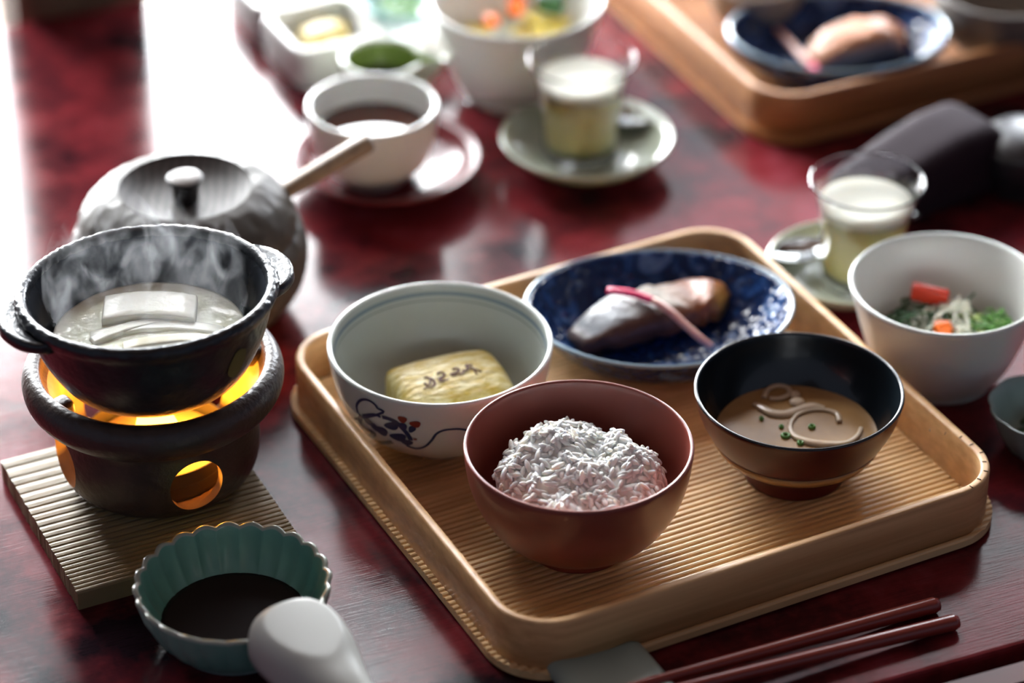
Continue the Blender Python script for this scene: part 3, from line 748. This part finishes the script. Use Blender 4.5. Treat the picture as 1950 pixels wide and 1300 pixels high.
def spoon(label, head, tail, zh, zt, group=None, hw=.0125, hl=.019):
    t = thing('metal_spoon', label, 'spoon', (head.x, head.y, zh), 0, group)
    d = Vector((tail.x-head.x, tail.y-head.y, 0)); L = d.length; ang = atan2(d.y, d.x); t.rotation_euler = (0, 0, ang)
    vs, fs = [], []; N_, M_ = 12, 28
    for i in range(N_+1):
        r = i/N_
        for k in range(M_):
            a = 2*pi*k/M_; vs.append((hl*r*cos(a), hw*r*sin(a)*(1-.12*cos(a)), .0045*(r*r)-.0015))
    for i in range(N_):
        for k in range(M_): fs.append((i*M_+k, (i+1)*M_+k, (i+1)*M_+(k+1) % M_, i*M_+(k+1) % M_))
    b = mesh('spoon_bowl', vs, fs, 'steel', t); mod = b.modifiers.new('s', 'SOLIDIFY'); mod.thickness = .0009
    if L > hl: tube('handle', [(hl*.9, 0, .0028), (hl*1.2, 0, .005), (L*.5, 0, .006+(zt-zh)*.5), (L*.85, 0, zt-zh), (L, 0, zt-zh)], [.0026, .0022, .0022, .0034, .0030], 'steel', t, None, 10, .35, None, 4)
    return t
spoon('metal spoon behind the far drink glass, handle pointing left past the teacup', at(1196, 232, .012), at(888, 213, .014), .0135, .021)
spoon('metal spoon left of the nearer drink glass on its green saucer', at(1528, 492, .012), at(1745, 415, .02), .0150, .023)

# ------------------------------------------------------------------ teacup, saucer
TS = at(736, 295, .018); TS.z = 0
saucer('dark red lacquer saucer under the white teacup', TS, .0580, .0175, 'saucer_lacquer', n=8, amp=.0)
TCp = at(709, 202, .055); TCp.z = .0062
tc_ = thing('teacup', 'handleless white teacup filled with brown tea', 'cup', TCp)
bowl('cup_body', [(.016, .003), (.024, .0055), (.0325, .0145), (.0375, .028), (.0392, .040), (.0400, .0488)], .0034, 'white_porcelain', 'white_porcelain', tc_, m_rim='rim_glaze', foot=[(.0195, .0055), (.019, .0), (.0165, .0), (.016, .004)])
o = disc('brown_tea', .0350, .0325, 'tea', None, TCp, thick=.008); tag(o, 'clear brown tea in the white teacup', 'tea')

# ------------------------------------------------------------------ hammered lidded pot with ladle
LP = at(353, 358, .0815); LP.z = 0
lp = thing('lidded_pot', 'dark hammered wooden pot with recessed lid, behind the steaming clay pot', 'pot', LP)
lathe('pot_body', [(0, .0), (.040, .0), (.052, .006), (.0635, .022), (.0670, .038), (.0655, .050), (.0615, .056), (.0590, .0555), (.060, .050), (.0615, .038), (.058, .022), (.048, .009), (0, .006)], 'hammered_wood', lp, None, 112)
def hmr(r, z, a):
    if r < .0385: return r, z
    row = int((z-.05)/.006); d = .0006*abs(sin(a*17+row*1.57)); return r-d, z
lathe('lid', [(0, .050), (.055, .050), (.0605, .0535), (.0620, .058), (.0600, .066), (.0535, .0745), (.0450, .0800), (.0385, .0822), (.0365, .0818), (.0345, .0796), (.0270, .0752), (.0150, .0728), (0, .0722)], 'hammered_wood', lp, None, 136, hmr)
lathe('lid_dish', [(.0372, .0826), (.0350, .0806), (.0270, .0760), (.0150, .0736), (0, .0730)], 'turned_wood', lp, None, 96)
kb = lathe('knob', [(0, .0733), (.0068, .0733), (.0072, .079), (.0080, .0845), (.0098, .0870), (.0098, .0880), (.0094, .0884), (0, .0886)], 'knob_side', lp, None, 48, sm=2)
lathe('knob_top', [(.0092, .0885), (.0088, .0889), (0, .0890)], 'knob_wood', kb, None, 40, sm=0)
la, lb = at(500, 388, .060), at(705, 268, .092)
ld = thing('wooden_ladle', 'wooden ladle handle sticking out of the hammered pot towards the teacup', 'ladle', la)
d_ = lb-la
hv, hf_ = [], []
n_ = d_.normalized(); s_ = n_.cross(Vector((0, 0, 1))).normalized(); u_ = s_.cross(n_)
for i, t_ in enumerate((0, .25, .5, .75, .97, 1.0)):
    p = d_*t_; ww, hh = .0046+.0012*t_, .0040+.0010*t_
    if t_ == 1.0: ww *= .8; hh *= .8
    for k in range(12):
        a = 2*pi*k/12; ca, sa = cos(a), sin(a); hv.append(p+s_*(math.copysign(abs(ca)**.5, ca)*ww)+u_*(math.copysign(abs(sa)**.5, sa)*hh))
for i in range(5):
    for k in range(12): hf_.append((i*12+k, i*12+(k+1) % 12, (i+1)*12+(k+1) % 12, (i+1)*12+k))
hf_.append(tuple(range(11, -1, -1))); hf_.append(tuple(60+k for k in range(12)))
mesh('handle', hv, hf_, 'ladle_wood', ld)
mat('end_grain', (.36, .30, .24), .6)
vs = [d_*1.002+s_*(math.copysign(abs(cos(2*pi*k/12))**.5, cos(2*pi*k/12))*.0046)+u_*(math.copysign(abs(sin(2*pi*k/12))**.5, sin(2*pi*k/12))*.0039) for k in range(12)]
mesh('handle_end', vs+[v+n_*.0004 for v in vs], [tuple(range(12)), tuple(range(23, 11, -1))]+[(k, (k+1) % 12, 12+(k+1) % 12, 12+k) for k in range(12)], 'end_grain', ld)

# ------------------------------------------------------------------ burner on its board, clay pot
# board
b0 = at(147, 1128, .011); BA = RD(25.5); bx = Vector((cos(BA), sin(BA), 0)); by = Vector((-sin(BA), cos(BA), 0))
bd = thing('wooden_board', 'small ribbed wooden board under the glowing burner', 'board', (b0.x, b0.y, 0), BA)
BL = (at(554, 997, .011)-b0).dot(bx); BH = (at(108, 858, .011)-b0).dot(by)
vs, fs = [], []; rows = []
y = 0.0; g = random.Random(5)
while y < BH:
    wdt = .0032 + .0065*(y/BH)**1.4*g.uniform(.8, 1.2); dp = .0011
    rows += [(y, .0098), (y+.0006, .0109), (y+wdt*.5, .0112), (y+wdt-.0007, .0107)]; y += wdt
rows.append((BH, .0100))
for (yy, z) in rows:
    jag = g.uniform(-.0003, .0003); vs += [(0+jag, yy, .0), (0+jag, yy, z), (BL, yy, z), (BL, yy, .0)]
for i in range(len(rows)-1):
    for k in range(4): fs.append((i*4+k, i*4+4+k, i*4+4+(k+1) % 4, i*4+(k+1) % 4))
fs.append((0, 1, 2, 3)); q = (len(rows)-1)*4; fs.append((q+3, q+2, q+1, q))
mesh('ribbed_board', vs, fs, 'board_wood', bd, smooth=False)
BZ = .0112
BC = at(306, 896, .0112); BC.z = BZ
br = thing('clay_burner', 'dark brown clay burner glowing orange through round holes', 'burner', BC)
prof = smooth_pts([(0, .0), (.036, .0), (.043, .0012), (.0495, .008), (.0525, .018), (.0530, .032), (.0522, .046), (.0535, .0515), (.0560, .0530), (.0610, .0560), (.0655, .0620), (.0672, .0690), (.0660, .0760), (.0625, .0805), (.0590, .0808), (.0572, .0785), (.0560, .0730), (.0500, .0620), (.0480, .050), (.0480, .030), (.0465, .014), (.040, .0075), (0, .0070)], 3)
def bfn(r, z, a):
    return r+.00025*noise.noise(Vector((cos(a)*3, sin(a)*3, z*120))), z
KB = .8725
vs, fs = lathe_data([(r, z*KB) for r, z in prof], 128, bfn)
body = mesh('burner_body', vs, fs, 'clay_brown', br)
# vent holes are cut with a boolean, then the cutters are removed
cutbag = Bag()
for a in (-62.5, 28.0, 158, 222):
    an = RD(-90+a); dirv = Vector((cos(an), sin(an), 0)); cv, cf = [], []
    sd = Vector((-sin(an), cos(an), 0))
    for L_ in (.030, .075):
        for k in range(36):
            q = 2*pi*k/36; cv.append(dirv*L_+sd*(.0144*cos(q))+Vector((0, 0, .0235+.0150*sin(q))))
    for k in range(36): cf.append((k, (k+1) % 36, 36+(k+1) % 36, 36+k))
    cf.append(tuple(range(35, -1, -1))); cf.append(tuple(36+k for k in range(36))); cutbag.add(cv, cf)
cut = cutbag.build('cutter', 'clay_brown', None, BC)
bpy.context.view_layer.update()
md = body.modifiers.new('b', 'BOOLEAN'); md.operation = 'DIFFERENCE'; md.solver = 'EXACT'; md.object = cut
dg = bpy.context.evaluated_depsgraph_get(); me = bpy.data.meshes.new_from_object(body.evaluated_get(dg))
body.modifiers.clear(); body.data = me; bpy.data.objects.remove(cut)
me.materials.append(MATS['clay_inner'])
for p in me.polygons:
    p.use_smooth = len(p.vertices) <= 8
    c = p.center; r_ = sqrt(c.x**2+c.y**2) or 1e-6
    if c.z > .004 and r_ < .0535 and (p.normal.x*c.x+p.normal.y*c.y)/r_ < .3 and not (r_ > .048 and c.z > .060): p.material_index = 1
if hasattr(me, 'set_sharp_from_angle'): me.set_sharp_from_angle(angle=RD(40))
for a in (216, 20, 118):
    an = RD(a); rbox('pot_rest', .014, .012, .0105, .0035, 'clay_brown', br, (.0535*cos(an), .0535*sin(an), .0560), (0, RD(8), an))
# fuel cup and flame
fc = thing('fuel_cup', 'dark metal fuel cup seen through the round hole of the burner', 'cup', BC+Vector((0, -.004, .0075)))
lathe('cup_wall', [(0, 0), (.0330, 0), (.0355, .002), (.0385, .0170), (.0392, .0180), (.0378, .0176), (.0345, .004), (0, .0035)], 'metal_dark', fc, None, 64, sm=2)
lathe('fuel_gel', [(.0355, .0110), (.0350, .0118), (0, .0120)], 'clay_inner', fc, None, 48, sm=0)
flm = lathe('flame', [(0, .012), (.006, .014), (.0100, .021), (.0090, .030), (.0055, .040), (.0020, .048), (0, .051)], 'flame', fc, (0, 0, 0), 24, fn=lambda r, z, a: (r*(1+.25*sin(3*a+z*90)), z), sm=3)
pl = bpy.data.lights.new('burner_glow', 'POINT'); pl.energy = 1.15; pl.color = (1, .40, .03); pl.shadow_soft_size = .012
po = bpy.data.objects.new('burner_glow', pl); COL.objects.link(po); po.location = BC+Vector((.004, -.004, .044)); 
# clay pot
DP = at(280, 551, .133)
tilt = Matrix.Rotation(RD(-3.0), 3, 'X') @ Matrix.Rotation(RD(-1.6), 3, 'Y')
PZ = .0585                                   # pot height; base centre below the rim centre
dpb = DP - tilt @ Vector((0, 0, PZ))
dp = thing('clay_pot', 'black textured clay pot of steaming tofu set on the glowing burner', 'pot', dpb); dp.rotation_euler = tilt.to_euler()
def rough(r, z, a):
    n = noise.noise(Vector((cos(a)*26, sin(a)*26, z*420)))*.0006+noise.noise(Vector((cos(a)*60, sin(a)*60, z*900)))*.00035 if r > .052 and z > .040 else 0
    return r+n, z+n*.8
lathe('pot_body', [(0, .004), (.026, .004), (.0370, .0065), (.0455, .0125), (.0530, .024), (.0582, .036), (.0622, .050), (.0648, .0545), (.0660, .0575), (.0652, .0600), (.0630, .0612), (.0605, .0600), (.0592, .0570)], 'clay_black', dp, None, 220, rough, sm=5)
lathe('pot_lining', [(.0596, .0575), (.0585, .0540), (.0560, .044), (.0525, .034), (.0480, .024), (.038, .014), (0, .010)], 'clay_black_smooth', dp, None, 96)
def lug(ang):
    bm_v, bm_f = [], []; n, m = 26, 12
    for i in range(n+1):
        t = i/n; a = (t-.5)*RD(46); w = sin(pi*t)**.55
        ro = .0640+.0125*w; ri = .0610; zt = .0560+.0010*w; zb = .0500-.0015*w
        prof_ = [(ri, zb+.001), ((ri+ro)/2, zb), (ro-.002, zb+.0010), (ro, zb+.0035), (ro-.0003, zt-.0012), (ro-.0018, zt+.0003), (ro-.005*w-.001, zt-.0010*w), ((ri+ro)/2, zt-.0016*w), (ri+.001, zt)]
        for (r, z) in prof_:
            nn = noise.noise(Vector((a*90, r*900, z*300)))*.0006 if z > .0545 else 0
            bm_v.append((r*cos(a+ang), r*sin(a+ang), z+nn))
    k_ = len(prof_)
    for i in range(n):
        for k in range(k_): bm_f.append((i*k_+k, i*k_+(k+1) % k_, (i+1)*k_+(k+1) % k_, (i+1)*k_+k))
    bm_f.append(tuple(range(k_-1, -1, -1))); bm_f.append(tuple(n*k_+k for k in range(k_)))
    mesh('handle', bm_v, bm_f, 'clay_black', dp)
lug(RD(205)); lug(RD(25))
pts = []
for i in range(14):
    a = 2*pi*i/14; th = RD(-38)+.10*cos(a)*(1+.2*sin(2*a)); z = .036+.0085*sin(a); r = .0585+(z-.036)*.264+.0004; pts.append((r*cos(th), r*sin(th), z))
mesh('glaze_spot', pts, [tuple(range(14))], 'olive_patch', dp)
# soup and tofu: world-level heights
SZ = .107
scn = at(288, 606, SZ)
def soup_h(x, y):
    r = sqrt(x*x+y*y)/.050
    return .0006*noise.noise(Vector((x*90, y*90, 2)))+.0010*sin((y+.35*x*x/.05-.002)*420)*max(0, min(1, (.012-y)/.02))*max(0, 1-r)
so = disc('soy_milk_broth', .0490, 0, 'soymilk', None, (DP.x, DP.y-.0012, SZ), rings=50, seg=96, hf=soup_h, thick=.006); tag(so, 'simmering white soy milk broth in the black clay pot', 'soup')
so.rotation_euler = (0, 0, 0)
def tofu(px, py, sx, sy, lift, rz, label, m='tofu', rx=0):
    p = at(px, py, SZ+lift)
    def cf(x, y, z): return (x, y-.10*x*x/.01*.6, z+.0006*cos(x*60))
    o = rbox('tofu_block', sx, sy, .012, .0010, m, None, (p.x, p.y, SZ+lift-.012), (RD(rx), 0, RD(rz)), 2, cf, 4); tag(o, label, 'tofu'); return o
tofu(286, 574, .0475, .0200, .0052, 1, 'square white tofu block standing highest in the clay pot', rx=6)
tofu(300, 618, .068, .0085, .0012, 4, 'long tofu slice just breaking the broth in front of the highest block')
tofu(240, 622, .040, .0070, .0016, 30, 'tofu slice edge at the left front of the clay pot')
tofu(320, 644, .046, .0080, .0030, 9, 'tan tofu slice edge nearest the front rim of the clay pot', 'tofu_skin')

# ------------------------------------------------------------------ scalloped bowl with sauce, white spoon
SBc = at(443, 1107, .0345); SBc.z = 0
sc_ = thing('scalloped_bowl', 'green scalloped celadon bowl with dark dipping sauce, bottom left', 'bowl', SBc)
NP = 24
def scal(r, z, a):
    k = abs(sin(NP*a/2)); w = max(0, min(1, (r-.022)/.02))
    return r*(1+.030*w*(k-.5)), z+.0016*w*w*(k-.5)*(1 if z > .025 else 0)
o, rim, inn = bowl_prof([(.028, .002), (.034, .005), (.0400, .0125), (.0450, .023), (.0480, .0335)], .0028)
prof = [(0, .002)]+o+rim+inn+[(.020, .0050), (0, .0048)]
vs, fs = lathe_data(prof, NP*12, scal); mi = []
for i in range(len(prof)-1): mi += [0 if i < len(o) or i > len(o)+len(rim) else 1]*(NP*12)
mesh('bowl_body', vs, fs, None, sc_, None, None, True, ['celadon', 'celadon_rim'], mi)
lathe('foot_ring', [(.0305, .004), (.0300, 0), (.0275, 0), (.027, .0035)], 'celadon_pale', sc_, None, 72, sm=0)
o = disc('dipping_sauce', .0362, .0120, 'sauce', None, SBc+Vector((.000, .000, 0)), thick=.006); tag(o, 'dark brown dipping sauce in the green scalloped bowl', 'sauce')
# spoon: an upturned shell seen from its underside
sp = thing('china_spoon', 'white china spoon lying upside down across the rim of the scalloped bowl', 'spoon', at(560, 1200, .05))
s0, s1 = at(515, 1166, .040), at(702, 1356, .040)
dv = (s1-s0); dv.z = 0; L_ = dv.length; ang = atan2(dv.y, dv.x)
W = [(0, .001, .001), (.03, .0095, .009), (.08, .0160, .0165), (.18, .0215, .0225), (.32, .0232, .0245), (.48, .0215, .0228), (.64, .0175, .0196), (.80, .0135, .018), (1.0, .0110, .0150)]
W = smooth_pts(W, 8); vs, fs = [], []; M_ = 48
for (t, wd, hh) in W:
    for k in range(M_+1):
        a = pi*k/M_; ca, sa = cos(a), sin(a)
        x = t*L_; yv = math.copysign(abs(ca)**.85, ca)*wd; z = (abs(sa)**.65)*hh
        cap_ = .0200
        if t < .9 and z > cap_: z = cap_+(z-cap_)*.08
        vs.append((x, yv, z))
for i in range(len(W)-1):
    for k in range(M_): fs.append((i*(M_+1)+k, i*(M_+1)+k+1, (i+1)*(M_+1)+k+1, (i+1)*(M_+1)+k))
sp.location = (s0.x, s0.y, .0345); sp.rotation_euler = (0, RD(3), ang)
sh = mesh('spoon_shell', vs, fs, 'spoon_white', sp); mo = sh.modifiers.new('s', 'SOLIDIFY'); mo.thickness = .0026; mo.offset = -1

# ------------------------------------------------------------------ box tray with side dishes (top left)
XA = RD(26)
kx = Vector((cos(XA), sin(XA), 0)); ky = Vector((-sin(XA), cos(XA), 0))
c0 = at(567, 104, .028); c0 = Vector((c0.x, c0.y, 0))
bt = thing('divided_dish', 'white square divided dish with small side dishes, top left', 'dish', c0, XA)
bw_, bh_ = .145, .135; hz = .028; dvw = .0075
# outer shell built as compartment rings
def ring_wall(x0, x1, y0, y1, z0, z1, r, t, nm):
    o_ = rrect(x0, x1, y0, y1, r, 6); i_ = rrect(x0+t, x1-t, y0+t, y1-t, max(.002, r-t*.6), 6); n = len(o_); vs, fs = [], []
    for k in range(n):
        ox, oy = o_[k][0], o_[k][1]; ix, iy = i_[k][0], i_[k][1]; mx_, my_ = (ox+ix)/2, (oy+iy)/2
        vs += [(ox, oy, z0), (ox, oy, z1-.0025), (ox*.75+ix*.25, oy*.75+iy*.25, z1-.0004), (mx_, my_, z1), (ox*.25+ix*.75, oy*.25+iy*.75, z1-.0004), (ix, iy, z1-.0025), (ix, iy, z0+.004)]
    for k in range(n):
        j = (k+1) % n
        for q in range(6): fs.append((k*7+q, j*7+q, j*7+q+1, k*7+q+1))
        fs.append((k*7+6, j*7+6, j*7, k*7))
    fs.append(tuple(k*7 for k in reversed(range(n)))); fs.append(tuple(k*7+6 for k in range(n)))
    return mesh(nm, vs, fs, 'white_porcelain', bt)
half = .066
for (x0, y0) in ((0, 0), (0, half+.0005), (half+.0005, 0), (half+.0005, half+.0005)):
    hz_ = hz if x0 == 0 else .019
    ring_wall(x0, x0+half, y0, y0+half, .001, hz_, .011, .006, 'compartment')
def on_dish(px, py, z): return at(px, py, z)
p = on_dish(617, 52, .022)
def egf(x, y, z): return (x, y*(1-.25*(x/.02)**2*.5), z*(1+.25*cos(x*170)*.3+.10))
eg = rbox('egg_roll', .034, .019, .016, .006, 'omelette', None, (p.x, p.y, .0052), (0, 0, XA+RD(2)), 4, egf, 2); tag(eg, 'small yellow egg roll in the front compartment of the divided dish', 'egg roll')
p = on_dish(523, -4, .020)
og = rbox('salmon_piece', .030, .020, .014, .005, 'carrot', None, (p.x, p.y, .0052), (0, 0, XA), 3); tag(og, 'orange morsel in the rear compartment of the divided dish', 'food morsel')
TD = at(768, -8, .034); TD.z = .0195
td = thing('ribbed_teal_dish', 'pale teal ribbed small dish with greens, standing on the divided dish', 'dish', TD)
lathe('dish_body', [(0, 0), (.016, 0), (.020, .002), (.027, .008), (.0335, .0150), (.0342, .0160), (.0325, .0158), (.025, .010), (.016, .0045), (0, .004)], 'teal_glaze', td, None, 144, fn=lambda r, z, a: (r*(1+.02*(r > .018)*sin(24*a)), z))
shreds('green_garnish', 'green leaves in the teal ribbed dish at the top edge', TD, .017, .008, 40, 'scallion', .016, .0012, .006, 12)
# spouted cup with soy sauce
GC = at(728, 101, .040); GC.z = 0
gc = thing('spouted_cup', 'small green glazed spouted cup of soy sauce behind the teacup', 'cup', GC)
def spout(r, z, a):
    d = abs(((a+pi+RD(3)) % (2*pi))-pi)      # distance from the +x direction
    w = math.exp(-(d/.20)**2)*max(0, (z-.014)/.022)
    return r*(1+.62*w), z+.0006*w
o, rim, inn = bowl_prof([(.013, .002), (.019, .006), (.0235, .016), (.0258, .028), (.0268, .0360)], .0038)
vs, fs = lathe_data([(0, .002)]+o+rim+inn+[(0, inn[-1][1]-.0005)], 120, spout); nO = len(o); mi = []
tot = 1+len(o)+len(rim)+len(inn)+1
for i in range(tot-1): mi += [0 if i < nO+len(rim)+2 else 1]*120
mesh('cup_body', vs, fs, None, gc, None, None, True, ['sage_glaze', 'green_glaze'], mi)
lathe('foot_ring', [(.015, .004), (.0148, 0), (.0125, 0), (.012, .003)], 'sage_glaze', gc, None, 48, sm=0)
o = disc('soy_sauce', .0212, .0205, 'soy', None, GC, thick=.006); tag(o, 'dark soy sauce in the small green spouted cup', 'sauce')

# ------------------------------------------------------------------ dark case and things behind it
ca = at(1740, 275, .040)
cs = thing('lacquer_case', 'dark plum rounded case lying in front of the far tray', 'case', (ca.x, ca.y, 0), RD(36))
def csf(x, y, z):
    t = max(0, (x+.0575)/.115); w = .80+.22*sin(min(1, t*1.1)*pi*.5); h = .55+.45*min(1, t*1.5)**.8
    return (x, y*w, z*h)
rbox('case_body', .115, .056, .046, .014, 'dark_plum', cs, (0, 0, 0), None, 5, csf, 3)
cu = at(1945, 262, .035)
k_ = thing('black_cup', 'black round lidded cup at the right edge behind the dark case', 'cup', (cu.x+.002, cu.y, 0))
lathe('cup_body', [(0, 0), (.018, 0), (.021, .006), (.027, .018), (.0285, .030), (.0275, .034), (.026, .030), (.024, .018), (0, .008)], 'black_thing', k_, None, 64)
lathe('cup_lid', [(.0270, .0335), (.022, .0385), (.010, .041), (0, .0412), (0, .0385), (.0250, .0330), (.0270, .0335)], 'black_thing', k_, None, 64, sm=0)
# bowls in the far tray, cut by the top edge
q = at(1440, -46, .044); t = thing('beige_bowl', 'beige bowl at the top edge behind the far blue plate', 'bowl', (q.x, q.y, FZ))
mat('beige_glaze', (.34, .26, .19), .4); mat('grey_glaze', (.16, .14, .12), .35)
bowl('bowl_body', [(.016, .003), (.023, .007), (.030, .018), (.034, .036)], .003, 'beige_glaze', 'beige_glaze', t, foot=[(.0185, .006), (.018, 0), (.0155, 0), (.015, .005)])
q = at(1915, -22, .050); t = thing('grey_bowl', 'dark grey bowl in the top right corner of the far tray', 'bowl', (q.x, q.y, FZ))
bowl('bowl_body', [(.022, .003), (.034, .008), (.044, .022), (.048, .046)], .003, 'grey_glaze', 'grey_glaze', t, foot=[(.0265, .006), (.026, 0), (.023, 0), (.0225, .005)])
# small glass dish at the right edge
q = at(1992, 790, .02); t = thing('glass_dish', 'small greenish glass dish cut by the right edge below the salad bowl', 'dish', (q.x, q.y, 0))
lathe('dish_wall', [(0, 0), (.016, 0), (.019, .002), (.0245, .012), (.0290, .024), (.0302, .026), (.0292, .0262), (.0265, .0225), (.0215, .011), (.015, .005), (0, .0045)], 'celadon_pale', t, None, 96, fn=lambda r, z, a: (r*(1+.04*(r > .017)*abs(sin(5*a))), z))
mat('greens_dim', (.05, .10, .04), .4)
shreds('green_garnish', 'green leaves in the small dish at the right edge', Vector((q.x, q.y, 0)), .015, .011, 30, 'greens_dim', .014, .0012, .006, 13)

# ------------------------------------------------------------------ chopsticks and rest
def stick(label, a, b, ra, rb_, group=None):
    t = tube('chopstick', [Vector((0, 0, 0)), (b-a)*.01, (b-a)*.5, (b-a)*.995, (b-a)], [ra*.8, ra, (ra+rb_)/2, rb_, rb_*.8], 'chopstick_lacquer', None, a, 14); return tag(t, label, 'chopstick', group)
e1 = at(1823, 1183, .0045); e2 = at(1340, 1300, .010); d = e2-e1; d.z = 0
stick('dark red lacquer chopstick nearest the table edge, in front of the tray', e1, e1+(e2-e1)*1.75, .0042, .0020)
e1 = at(1786, 1150, .0045); e2 = at(1232, 1300, .010)
stick('dark red lacquer chopstick lying closer to the tray, shaded by it', e1, e1+(e2-e1)*1.45, .0042, .0020)
rs = thing('chopstick_rest', 'pale grey-green ceramic chopstick rest at the bottom edge by the tray', 'chopstick rest', at(1165, 1300, .0))
# arched strip with a curled end
ax = (at(1235, 1290, .01)-at(1095, 1262, .01)); ra_ = atan2(ax.y, ax.x); rs.rotation_euler = (0, 0, RD(20))
vs, fs = [], []; N1 = 24
cl = smooth_pts([(-.0235, .0040), (-.0262, .0020), (-.0275, .0050), (-.0255, .0085), (-.0205, .0095), (-.0100, .0080), (.0040, .0072), (.0160, .0085), (.0200, .0065), (.0205, .0010)], 4)
n = len(cl)
for yy in (-.034, -.031, .008, .010):
    s_ = .92 if yy in (-.034, .010) else 1
    for i, (x, z) in enumerate(cl): vs.append((x*s_+(.008-yy)*.12, yy, z*s_+.0002))
for j in range(3):
    for i in range(n-1): fs.append((j*n+i, j*n+i+1, (j+1)*n+i+1, (j+1)*n+i))
r0 = mesh('rest_body', vs, fs, 'celadon_pale', rs, (0, .006, 0)); mo = r0.modifiers.new('s', 'SOLIDIFY'); mo.thickness = .0024; mo.offset = 0

# ------------------------------------------------------------------ steam
def steam():
    m, N, L, B = newmat('steam'); out = N['Material Output']; N.remove(B)
    vol = N.new('ShaderNodeVolumePrincipled'); vol.inputs['Color'].default_value = (.95, .97, 1, 1); vol.inputs['Anisotropy'].default_value = .35
    tc = N.new('ShaderNodeTexCoord')
    n1 = N.new('ShaderNodeTexNoise'); n1.inputs['Scale'].default_value = 38; n1.inputs['Detail'].default_value = 3; n1.inputs['Distortion'].default_value = 2.2
    mp = N.new('ShaderNodeMapping'); mp.inputs['Scale'].default_value = (1.25, 1.25, .62); L.new(tc.outputs['Object'], mp.inputs[0]); L.new(mp.outputs[0], n1.inputs['Vector'])
    r = N.new('ShaderNodeMapRange'); r.inputs[1].default_value = .53; r.inputs[2].default_value = .70; r.inputs[3].default_value = 0; r.inputs[4].default_value = 1; L.new(n1.outputs['Fac'], r.inputs[0])
    sx = N.new('ShaderNodeSeparateXYZ'); L.new(tc.outputs['Object'], sx.inputs[0])
    h = N.new('ShaderNodeMapRange'); h.inputs[1].default_value = .0; h.inputs[2].default_value = .062; h.inputs[3].default_value = 1; h.inputs[4].default_value = 0; L.new(sx.outputs['Z'], h.inputs[0])
    a = N.new('ShaderNodeMath'); a.operation = 'MULTIPLY'; L.new(r.outputs[0], a.inputs[0]); L.new(h.outputs[0], a.inputs[1])
    b = N.new('ShaderNodeMath'); b.operation = 'MULTIPLY'; b.inputs[1].default_value = 15; L.new(a.outputs[0], b.inputs[0]); L.new(b.outputs[0], vol.inputs['Density'])
    L.new(vol.outputs[0], out.inputs['Volume'])
    o = lathe('steam', [(0, .001), (.040, .001), (.050, .012), (.052, .03), (.046, .05), (.03, .062), (0, .064)], 'steam', None, (DP.x, DP.y, SZ+.006), 32, sm=2)
    tag(o, 'thin white steam curling up from the black clay pot', 'steam', kind='stuff')
steam()
